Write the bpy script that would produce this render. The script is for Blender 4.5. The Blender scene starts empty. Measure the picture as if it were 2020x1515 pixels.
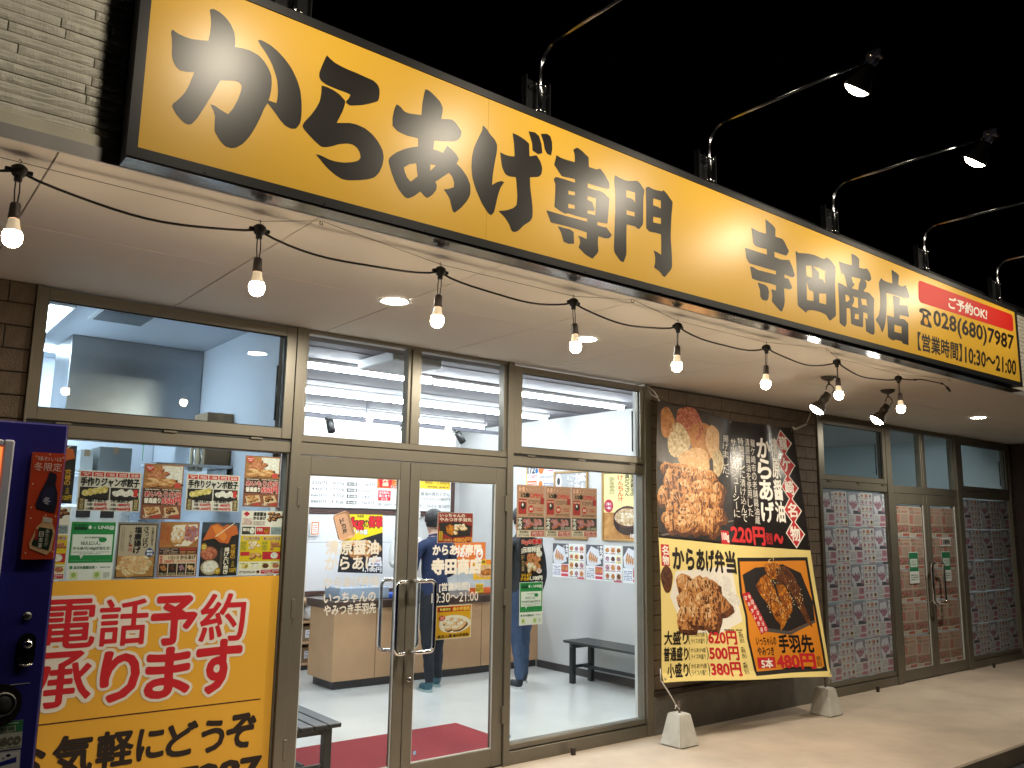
import bpy, bmesh, math, random
from mathutils import Vector, Matrix, noise
random.seed(7)
S = bpy.context.scene
COL = S.collection
# ------------------------------------------------------------------ camera, world, exposure
cam_d = bpy.data.cameras.new('camera'); cam = bpy.data.objects.new('camera', cam_d); COL.objects.link(cam)
YAW, PITCH, ROLL = 0.66658, 0.164766, 0.015528
fw = Vector((math.sin(YAW)*math.cos(PITCH), math.cos(YAW)*math.cos(PITCH), math.sin(PITCH)))
rt = fw.cross(Vector((0, 0, 1))).normalized(); up = rt.cross(fw)
r2 = rt*math.cos(ROLL) + up*math.sin(ROLL); u2 = -rt*math.sin(ROLL) + up*math.cos(ROLL)
cam.matrix_world = Matrix(((r2.x, u2.x, -fw.x, 0), (r2.y, u2.y, -fw.y, 0), (r2.z, u2.z, -fw.z, 1.6), (0, 0, 0, 1)))
cam_d.sensor_width = 36; cam_d.lens = 36*1660.7/2020; cam_d.clip_start = 0.05; cam_d.clip_end = 2000
S.camera = cam
W = bpy.data.worlds.new('World'); S.world = W; W.use_nodes = True
bgn = W.node_tree.nodes['Background']
bgn.inputs[0].default_value = (0.45, 0.6, 1.0, 1); bgn.inputs[1].default_value = 0.0012
S.view_settings.view_transform = 'Standard'; S.view_settings.look = 'None'
S.view_settings.exposure = 1.5; S.view_settings.gamma = 1; S.view_settings.use_curve_mapping = False
S.cycles.use_denoising = True
S.cycles.max_bounces = 8; S.cycles.transparent_max_bounces = 16; S.cycles.sample_clamp_indirect = 6
S.cycles.caustics_reflective = False; S.cycles.caustics_refractive = False
# light levels
TUBE, KITCHEN, BULB, DOWN, SIGNW, SPOTW = 37.0, 15.0, 52.0, 360.0, 7.2, 18.0

# ------------------------------------------------------------------ materials
def srgb(h):
    h = h.lstrip('#'); out = []
    for i in (0, 2, 4):
        c = int(h[i:i+2], 16)/255
        out.append(c/12.92 if c <= .04045 else ((c+.055)/1.055)**2.4)
    return (*out, 1)
MC = {}
def M(name, col, rough=.5, metal=0, nz=None, bump=None, emit=0, spec=.5, coat=0):
    """principled material; nz=(scale, amount, detail) mottles the colour, bump=(scale, strength)"""
    if name in MC: return MC[name]
    m = bpy.data.materials.new(name); MC[name] = m; m.use_nodes = True
    nt = m.node_tree; b = nt.nodes['Principled BSDF']
    c = srgb(col) if isinstance(col, str) else (*col, 1)
    b.inputs['Base Color'].default_value = c
    b.inputs['Roughness'].default_value = rough; b.inputs['Metallic'].default_value = metal
    b.inputs['Specular IOR Level'].default_value = spec
    if coat: b.inputs['Coat Weight'].default_value = coat; b.inputs['Coat Roughness'].default_value = .15
    if emit:
        b.inputs['Emission Color'].default_value = c; b.inputs['Emission Strength'].default_value = emit
    if nz or bump:
        tc = nt.nodes.new('ShaderNodeTexCoord')
    if nz:
        n = nt.nodes.new('ShaderNodeTexNoise'); n.inputs['Scale'].default_value = nz[0]; n.inputs['Detail'].default_value = nz[2] if len(nz) > 2 else 5
        n.inputs['Roughness'].default_value = .6
        nt.links.new(tc.outputs['Object'], n.inputs['Vector'])
        r = nt.nodes.new('ShaderNodeMapRange'); r.inputs[1].default_value = .3; r.inputs[2].default_value = .7
        r.inputs[3].default_value = 1-nz[1]; r.inputs[4].default_value = 1+nz[1]*.6
        nt.links.new(n.outputs['Fac'], r.inputs[0])
        mx = nt.nodes.new('ShaderNodeVectorMath'); mx.operation = 'SCALE'; mx.inputs[0].default_value = c[:3]
        nt.links.new(r.outputs[0], mx.inputs['Scale']); nt.links.new(mx.outputs[0], b.inputs['Base Color'])
        r2_ = nt.nodes.new('ShaderNodeMapRange'); r2_.inputs[3].default_value = min(1, rough*1.15); r2_.inputs[4].default_value = rough*.85
        nt.links.new(n.outputs['Fac'], r2_.inputs[0]); nt.links.new(r2_.outputs[0], b.inputs['Roughness'])
    if bump:
        n2 = nt.nodes.new('ShaderNodeTexNoise'); n2.inputs['Scale'].default_value = bump[0]; n2.inputs['Detail'].default_value = 6
        nt.links.new(tc.outputs['Object'], n2.inputs['Vector'])
        bp = nt.nodes.new('ShaderNodeBump'); bp.inputs['Strength'].default_value = bump[1]; bp.inputs['Distance'].default_value = .01
        nt.links.new(n2.outputs['Fac'], bp.inputs['Height']); nt.links.new(bp.outputs[0], b.inputs['Normal'])
    return m
def EM(name, col, strength):
    if name in MC: return MC[name]
    m = bpy.data.materials.new(name); MC[name] = m; m.use_nodes = True; nt = m.node_tree; nt.nodes.clear()
    e = nt.nodes.new('ShaderNodeEmission'); e.inputs[0].default_value = (*col, 1); e.inputs[1].default_value = strength
    o = nt.nodes.new('ShaderNodeOutputMaterial'); nt.links.new(e.outputs[0], o.inputs[0]); return m
def GLASS(name, tint, refl=1.0, rough=.0):
    if name in MC: return MC[name]
    m = bpy.data.materials.new(name); MC[name] = m; m.use_nodes = True; nt = m.node_tree; nt.nodes.clear()
    t = nt.nodes.new('ShaderNodeBsdfTransparent'); t.inputs[0].default_value = (*tint, 1)
    g = nt.nodes.new('ShaderNodeBsdfGlossy'); g.inputs['Roughness'].default_value = rough
    f = nt.nodes.new('ShaderNodeFresnel'); f.inputs[0].default_value = 1.45
    mm = nt.nodes.new('ShaderNodeMath'); mm.operation = 'MULTIPLY'; mm.inputs[1].default_value = refl
    mix = nt.nodes.new('ShaderNodeMixShader'); o = nt.nodes.new('ShaderNodeOutputMaterial')
    ge = nt.nodes.new('ShaderNodeNewGeometry'); inv = nt.nodes.new('ShaderNodeMath'); inv.operation = 'SUBTRACT'; inv.inputs[0].default_value = 1
    m3 = nt.nodes.new('ShaderNodeMath'); m3.operation = 'MULTIPLY'
    nt.links.new(ge.outputs['Backfacing'], inv.inputs[1]); nt.links.new(f.outputs[0], mm.inputs[0])
    nt.links.new(mm.outputs[0], m3.inputs[0]); nt.links.new(inv.outputs[0], m3.inputs[1]); nt.links.new(m3.outputs[0], mix.inputs[0])
    nt.links.new(t.outputs[0], mix.inputs[1]); nt.links.new(g.outputs[0], mix.inputs[2]); nt.links.new(mix.outputs[0], o.inputs[0]); return m
def FOOD(name, cols, scale):
    """flat print of fried food: voronoi crumbs tinted by a colour ramp"""
    if name in MC: return MC[name]
    m = bpy.data.materials.new(name); MC[name] = m; m.use_nodes = True; nt = m.node_tree; b = nt.nodes['Principled BSDF']
    b.inputs['Roughness'].default_value = .55
    tc = nt.nodes.new('ShaderNodeTexCoord'); n = nt.nodes.new('ShaderNodeTexNoise'); n.inputs['Scale'].default_value = scale
    n.inputs['Detail'].default_value = 8; n.inputs['Roughness'].default_value = .7; n.inputs['Distortion'].default_value = .8
    cr = nt.nodes.new('ShaderNodeValToRGB'); e = cr.color_ramp.elements
    e[0].position = .33; e[0].color = srgb(cols[0]); e[1].position = .68; e[1].color = srgb(cols[-1])
    for i, c in enumerate(cols[1:-1]):
        k = e.new(.33+.35*(i+1)/(len(cols)-1)); k.color = srgb(c)
    nt.links.new(tc.outputs['Object'], n.inputs['Vector']); nt.links.new(n.outputs['Fac'], cr.inputs[0]); nt.links.new(cr.outputs[0], b.inputs['Base Color'])
    return m
def pm(c):
    """print ink: a hex colour or a named food print"""
    if c in FOODS: return FOOD('print_'+c, *FOODS[c])
    return M('ink_'+c.strip('#'), c, .55)
FOODS = {'fry': (('#93572c', '#b9793f', '#c98c50', '#dba86e'), 20), 'fryd': (('#2a1209', '#4e2812', '#6e3d1c', '#94602e'), 24),
         'fryl': (('#c08a54', '#d8a972', '#e4bd8c', '#f2d8b0'), 22), 'wing': (('#3a1606', '#8a4410', '#c87a1c', '#efb040'), 22),
         'rice': (('#b8b0a0', '#d8d2c6', '#eeeae0', '#fbf9f4'), 90), 'saus': (('#6e4254', '#946478', '#b48c9a', '#d2bac2'), 40),
         'dark': (('#0c0a0a', '#1a1614', '#262020', '#3a302a'), 20), 'meat': (('#6b2a18', '#a8553a', '#cc8060', '#e2ae90'), 45),
         'gyo': (('#8d7326', '#c9b04e', '#e6d68a', '#f6efca'), 35), 'shio': (('#8e7048', '#c9ae80', '#e4d2aa', '#f5ead0'), 32),
         'soup': (('#6c4a2c', '#b08a5c', '#d9c4a0', '#f2ead8'), 26), 'wood': (('#8d5c2c', '#a8743c', '#b98648', '#c89656'), 6)}
ALU = M('bronze_aluminium', (.185, .167, .132), .38, .5, nz=(3, .08))
DARKGAP = M('dark_gasket', (.012, .011, .01), .6)
CHROME = M('chrome', (.8, .8, .8), .08, 1)
STEEL = M('brushed_steel', (.52, .52, .52), .24, 1, nz=(6, .12))
BLACK = M('black_painted_metal', (.012, .013, .015), .3, .2)
BLKPL = M('black_plastic', (.012, .012, .012), .42)
WHITEW = M('white_wallpaper', (.60, .605, .60), .8, bump=(120, .08))
CREAM = M('cream_siding', (.84, .81, .71), .8, nz=(9, .08), bump=(60, .3))
BROWN = M('brown_siding', (.150, .108, .074), .75, nz=(14, .2), bump=(90, .5))
DBROWN = M('dark_brown_wall', (.035, .022, .016), .7, nz=(8, .2))
SOFF = M('soffit_board', (.66, .61, .54), .8, nz=(1.1, .05))
PAVE = M('pinkish_concrete', (.52, .43, .345), .78, nz=(1.7, .20, 9), bump=(140, .28))
ASPH = M('asphalt', (.045, .045, .047), .85, nz=(120, .35), bump=(220, .7))
PLINTH = M('plinth_mortar', (.17, .155, .135), .8, nz=(7, .15), bump=(60, .3))
PANE = GLASS('window_glass', (.93, .96, .96), .95)
PAPER = M('paper', (.74, .72, .68), .55)
WOODC = M('counter_laminate', (.50, .30, .155), .42, nz=(5, .06))

# ------------------------------------------------------------------ mesh helpers
class MB:
    def __init__(s): s.v = []; s.f = []; s.mi = []; s.mats = []; s.sm = []
    def mat(s, m):
        if m not in s.mats: s.mats.append(m)
        return s.mats.index(m)
    def add(s, vs, fs, m=None, smooth=False):
        o = len(s.v); s.v += [tuple(v) for v in vs]
        k = s.mat(m) if m else -1
        for f in fs: s.f.append([i+o for i in f]); s.mi.append(k); s.sm.append(smooth)
        return s
    def box(s, x0, x1, y0, y1, z0, z1, m=None):
        return s.add([(x0,y0,z0),(x1,y0,z0),(x1,y1,z0),(x0,y1,z0),(x0,y0,z1),(x1,y0,z1),(x1,y1,z1),(x0,y1,z1)],
                     [(0,3,2,1),(4,5,6,7),(0,1,5,4),(1,2,6,5),(2,3,7,6),(3,0,4,7)], m)
    def bev(s, x0, x1, y0, y1, z0, z1, b=.003, m=None):
        """box with chamfered edges"""
        bm = bmesh.new(); bmesh.ops.create_cube(bm, size=1)
        for v in bm.verts: v.co = Vector(((x0+x1)/2+v.co.x*(x1-x0), (y0+y1)/2+v.co.y*(y1-y0), (z0+z1)/2+v.co.z*(z1-z0)))
        bmesh.ops.bevel(bm, geom=bm.edges[:], offset=b, segments=1, affect='EDGES')
        bm.verts.index_update()
        s.add([v.co[:] for v in bm.verts], [[v.index for v in f.verts] for f in bm.faces], m); bm.free(); return s
    def tube(s, pts, r, seg=10, m=None, cap=True):
        pts = [Vector(p) for p in pts]; n = len(pts); rs = r if isinstance(r, (list, tuple)) else [r]*n
        prev = None; vs = []
        for i, p in enumerate(pts):
            d = (pts[min(i+1, n-1)]-pts[max(i-1, 0)]).normalized()
            if prev is None: a = d.orthogonal().normalized()
            else: a = (prev-d*prev.dot(d)).normalized()
            prev = a; b = d.cross(a)
            vs += [p+(a*math.cos(t)+b*math.sin(t))*rs[i] for t in [2*math.pi*k/seg for k in range(seg)]]
        fs = [(i*seg+k, i*seg+(k+1) % seg, (i+1)*seg+(k+1) % seg, (i+1)*seg+k) for i in range(n-1) for k in range(seg)]
        if cap: fs += [tuple(range(seg))[::-1], tuple(range((n-1)*seg, n*seg))]
        return s.add(vs, fs, m, True)
    def lathe(s, prof, c, ax=(0, 0, 1), seg=20, m=None, smooth=True):
        """profile [(radius, height)] revolved about the axis through c"""
        ax = Vector(ax).normalized(); a = ax.orthogonal().normalized(); b = ax.cross(a); c = Vector(c); vs = []
        for r, h in prof: vs += [c+ax*h+(a*math.cos(t)+b*math.sin(t))*max(r, 1e-5) for t in [2*math.pi*k/seg for k in range(seg)]]
        n = len(prof)
        fs = [(i*seg+k, i*seg+(k+1) % seg, (i+1)*seg+(k+1) % seg, (i+1)*seg+k) for i in range(n-1) for k in range(seg)]
        return s.add(vs, fs, m, smooth)
    def obj(s, name, m=None, parent=None, origin=None):
        o0 = Vector(origin) if origin is not None else (Vector(parent['o_']) if parent and 'o_' in parent else Vector((0, 0, 0)))
        me = bpy.data.meshes.new(name); me.from_pydata([tuple(Vector(v)-o0) for v in s.v], [], s.f)
        for mm in s.mats: me.materials.append(mm)
        if m is not None: me.materials.append(m)
        me.polygons.foreach_set('material_index', [len(s.mats) if k < 0 else k for k in s.mi])
        me.polygons.foreach_set('use_smooth', s.sm); me.update()
        o = bpy.data.objects.new(name, me); COL.objects.link(o)
        if parent: o.parent = parent; o['o_'] = tuple(o0)
        else: o.location = o0; o['o_'] = tuple(o0)
        return o
def tag(o, label, cat, group=None):
    o['label'] = label; o['category'] = cat
    if group: o['group'] = group
    return o
def thing(name, label, cat, loc=(0, 0, 0), group=None):
    o = bpy.data.objects.new(name, None); COL.objects.link(o); o.location = loc; o.empty_display_size = .1; o['o_'] = tuple(loc)
    return tag(o, label, cat, group)
def struct(o, label=None):
    o['kind'] = 'structure'
    if label: o['label'] = label
    return o
def box(name, x0, x1, y0, y1, z0, z1, m, parent=None, b=0):
    mb = MB(); (mb.bev(x0, x1, y0, y1, z0, z1, b) if b else mb.box(x0, x1, y0, y1, z0, z1)); return mb.obj(name, m, parent)
def copy_tree(src, loc, label=None):
    r = src.copy(); COL.objects.link(r); r.location = loc
    if label: r['label'] = label
    for ch in src.children:
        c = ch.copy(); COL.objects.link(c); c.parent = r
        for g in ch.children:
            d = g.copy(); COL.objects.link(d); d.parent = c
    return r
def inst(name, me, loc, parent, rot=None, scale=None):
    """a repeated part that shares its mesh; loc is in world space"""
    o = bpy.data.objects.new(name, me); COL.objects.link(o)
    if parent: o.parent = parent; o.location = Vector(loc)-Vector(parent['o_'])
    else: o.location = loc
    if rot: o.rotation_euler = rot
    if scale: o.scale = scale
    o['o_'] = tuple(loc); return o
def boxmesh(name, w, d, h, m, b=.002):
    mb = MB(); mb.bev(0, w, 0, d, 0, h, b); me = bpy.data.meshes.new(name); me.from_pydata(mb.v, [], mb.f); me.materials.append(m); return me

# ------------------------------------------------------------------ text and print
TC = {}; TS = {}
def text_mesh(body, bold=0.0):
    k = (body, bold)
    if k in TC: return TC[k]
    if bold > .015:                        # heavy strokes: copies shifted round a ring, so nothing self-cancels
        (vs, fs), n = text_mesh(body, 0), (5 if bold < .026 else 8 if bold < .05 else 14)
        w, h = TS[body]; r = bold; V_, F_2 = [], []; nv = len(vs)
        for i in range(n+1):
            a = 2*math.pi*i/n; q = 0 if i == n else 1
            V_ += [(x+q*r*math.cos(a)/w, y+q*r*math.sin(a)/h, i) for x, y, _ in vs]; F_2 += [tuple(j+i*nv for j in f) for f in fs]
        TC[k] = (V_, F_2); return TC[k]
    def mk(off):
        c = bpy.data.curves.new('t', 'FONT'); c.body = body; c.offset = off; c.resolution_u = 3 if len(body) < 8 else 2
        o = bpy.data.objects.new('t', c); COL.objects.link(o); bpy.context.view_layer.update()
        me = bpy.data.meshes.new_from_object(o.evaluated_get(bpy.context.evaluated_depsgraph_get()))
        vs = [(v.co.x, v.co.y) for v in me.vertices]; fs = [tuple(p.vertices) for p in me.polygons]
        bpy.data.objects.remove(o); bpy.data.curves.remove(c); bpy.data.meshes.remove(me); return vs, fs
    vs, fs = mk(0)
    v0 = vs
    if not vs: TS[body] = (1, 1); TC[k] = ([], []); return TC[k]
    x0 = min(v[0] for v in v0); x1 = max(v[0] for v in v0); y0 = min(v[1] for v in v0); y1 = max(v[1] for v in v0)
    w = max(x1-x0, .05); h = max(y1-y0, .05)
    if len(body) == 1 and body in 'ー一・、。-~':      # keep flat characters flat
        y0, h = y0-.4, .9; 
        if body in '・、。': x0, w = x0-.3, .8
    TS[body] = (w, h)
    TC[k] = ([((a-x0)/w, (b-y0)/h, 0) for a, b in vs], fs); return TC[k]
class Print:
    """flat print on a surface: F(u, v, d) maps artwork coordinates (0-100, v downwards) to a point d metres proud of it"""
    def __init__(s, F, step=.0004, grid=None): s.F = F; s.mb = MB(); s.step = step; s.grid = grid
    def lay(s, vs, fs, m, lv):
        vs = [v if len(v) == 3 else (v[0], v[1], 0) for v in vs]
        if s.grid:                          # cut along the weave of a curved surface so that the print follows it
            bm = bmesh.new(); bv = [bm.verts.new((v[0], v[1], v[2]*1e-3)) for v in vs]
            for f in fs:
                try: bm.faces.new([bv[i] for i in f])
                except ValueError: pass
            big = [f for f in bm.faces if len(f.verts) > 4]
            if big: bmesh.ops.triangulate(bm, faces=big)
            for ax in (0, 1):
                g = s.grid[ax]; lo = min(v[ax] for v in vs); hi = max(v[ax] for v in vs); k = math.ceil(lo/g+1e-6)
                while k*g < hi-1e-6:
                    co = [0, 0, 0]; co[ax] = k*g; no = [0, 0, 0]; no[ax] = 1
                    bmesh.ops.bisect_plane(bm, geom=bm.verts[:]+bm.edges[:]+bm.faces[:], plane_co=co, plane_no=no, dist=1e-5); k += 1
            bm.verts.index_update(); vs = [(v.co.x, v.co.y, v.co.z*1e3) for v in bm.verts]; fs = [tuple(v.index for v in f.verts) for f in bm.faces]; bm.free()
        s.mb.add([s.F(u, v, (lv+w*.03)*s.step) for u, v, w in vs], fs, m)
    def R(s, c, u0, v0, u1, v1, lv=1, n=1, k=1):
        vs = [(u0+(u1-u0)*i/n, v0+(v1-v0)*j/k) for j in range(k+1) for i in range(n+1)]
        s.lay(vs, [(j*(n+1)+i, j*(n+1)+i+1, (j+1)*(n+1)+i+1, (j+1)*(n+1)+i) for j in range(k) for i in range(n)], pm(c) if isinstance(c, str) else c, lv)
    def P(s, c, pts, lv=2):
        s.lay(pts, [tuple(range(len(pts)))], pm(c), lv)
    def E(s, c, u, v, ru, rv, lv=2, n=20, wob=0):
        s.P(c, [(u+ru*math.cos(t)*(1+wob*math.sin(3*t+u)), v+rv*math.sin(t)*(1+wob*math.cos(2*t+v))) for t in [2*math.pi*i/n for i in range(n)]], lv)
    def T(s, c, body, u0, v0, u1, v1, bold=.012, out=None, ob=.05, lv=4, shear=0):
        def put(col, bd, l):
            vs, fs = text_mesh(body, bd)
            s.lay([(u0+(u1-u0)*(a+shear*b), v1-(v1-v0)*b, w) for a, b, w in vs], fs, pm(col), l)
        if out: put(out, ob, lv-.7)
        put(c, bold, lv)
    def V(s, c, body, u0, v0, u1, v1, bold=.012, lv=4, out=None, ob=.05):
        n = len(body); h = (v1-v0)/n
        for i, ch in enumerate(body):
            if ch == ' ': continue
            a, b = v0+h*i+h*.05, v0+h*(i+1)-h*.05
            if ch == 'ー':
                s.R(c, (u0*.55+u1*.45), a, (u0*.45+u1*.55), b, lv)
            elif ch in 'ょっゃュ':
                s.T(c, ch, u0+(u1-u0)*.3, a, u1, b-h*.15, bold, out, ob, lv)
            elif ch == '。': s.E(c, u1-(u1-u0)*.3, a+h*.2, (u1-u0)*.12, h*.1, lv)
            else: s.T(c, ch, u0, a, u1, b, bold, out, ob, lv)
    def L(s, c, u0, v0, u1, v1, rows, lv=3, seed=1, fill=.5):
        """lines of print too small to read: broken dashes"""
        rr = random.Random(seed); h = (v1-v0)/rows
        for i in range(rows):
            u = u0
            while u < u1:
                w = (u1-u0)*rr.uniform(.02, .09)
                if rr.random() < .85: s.R(c, u, v0+h*(i+.5-fill/2), min(u+w, u1), v0+h*(i+.5+fill/2), lv)
                u += w*1.25
    def F_(s, c, u0, v0, u1, v1, n=9, seed=1, edge='fryd', hi='fryl', asp=1.0, lv=2, rad=None):
        """a heap of irregular pieces"""
        rr = random.Random(seed); w, h = u1-u0, v1-v0; r = rad or .62/math.sqrt(n)
        cols = max(1, round(math.sqrt(n))); rows = max(1, math.ceil(n/cols)); r = rad or .80/cols; k_ = 0
        for i in range(n):
            cr, cc = divmod(i, cols)
            bow = 1-.6*abs((cr+.5)/rows-.55)            # heap: narrower at top and bottom
            cu = (u0+u1)/2+((cc+.5+(.25 if cr % 2 else -.25))/cols-.5)*w*(1-r*.55)*bow+rr.uniform(-.12, .12)*w/cols
            cv = v0+h*r*.45+(h*(1-r*.9))*((cr+.5)/rows)+rr.uniform(-.12, .12)*h/rows
            ph = [rr.uniform(0, 6.28) for _ in range(4)]; rot = rr.uniform(-.6, .6)
            def ring(sc, du=0, dv=0):
                o = []
                for j in range(18):
                    th = 2*math.pi*j/18; k = 1+.13*math.sin(2*th+ph[0])+.09*math.sin(3*th+ph[1])+.06*math.sin(5*th+ph[2])+.04*math.sin(8*th+ph[3])
                    x, y = math.cos(th)*k*asp, math.sin(th)*k/asp
                    x, y = x*math.cos(rot)-y*math.sin(rot), x*math.sin(rot)+y*math.cos(rot)
                    o.append((cu+x*r*sc*w*.5+du*w, cv+y*r*sc*h*.5+dv*h))
                return o
            e = i*.02
            s.P(edge, ring(1.12, .10*r, .16*r), lv+e); s.P(c, ring(1.0), lv+e+.004); s.P(hi, ring(.62, -.12*r, -.16*r), lv+e+.008)
            for q_ in range(4): s.P(c, ring(rr.uniform(.12, .24), rr.uniform(-.30, .30)*r, rr.uniform(-.30, .34)*r), lv+e+.011+q_*.001)
    def obj(s, name, parent): return s.mb.obj(name, None, parent)
def planar(y, tl, tr, br, bl, out=-1):
    """poster plane facing -y (out=-1): corners given as (x, z)"""
    def F(u, v, d):
        a, b = u/100, v/100
        x = (tl[0]*(1-a)+tr[0]*a)*(1-b)+(bl[0]*(1-a)+br[0]*a)*b; z = (tl[1]*(1-a)+tr[1]*a)*(1-b)+(bl[1]*(1-a)+br[1]*a)*b
        return (x, y+out*d, z)
    return F
def rectF(y, x0, x1, z0, z1): return planar(y, (x0, z1), (x1, z1), (x1, z0), (x0, z0))
def wallF(x, y0, y1, z0, z1):
    """poster on a wall facing -x; u runs from far y0 to near y1"""
    return lambda u, v, d: (x-d, y0+(y1-y0)*u/100, z1-(z1-z0)*v/100)
def sheet(name, F, m, label=None, cat=None, group=None, th=.0012, parent=None, curl=0):
    mb = MB(); n = 5
    vs = []
    for d in (0, -th):
        for j in range(n+1):
            for i in range(n+1):
                c = curl*((i/n-.5)**2+(j/n-.5)**2)*2 if curl else 0
                vs.append(F(i*100/n, j*100/n, d))
    q = (n+1)**2
    fs = []
    for j in range(n):
        for i in range(n):
            a = j*(n+1)+i; fs.append((a, a+n+1, a+n+2, a+1)); fs.append((q+a, q+a+1, q+a+n+2, q+a+n+1))
    per = [i for i in range(n)]+[n+(n+1)*j for j in range(n)]+[(n+1)*n+n-i for i in range(n)]+[(n+1)*(n-j) for j in range(n)]
    for i in range(len(per)):
        a, b = per[i], per[(i+1) % len(per)]; fs.append((a, b, b+q, a+q))
    mb.add(vs, fs)
    o = mb.obj(name, m, parent, origin=F(50, 50, 0) if not parent else None)
    if label: tag(o, label, cat, group)
    return o
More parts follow.
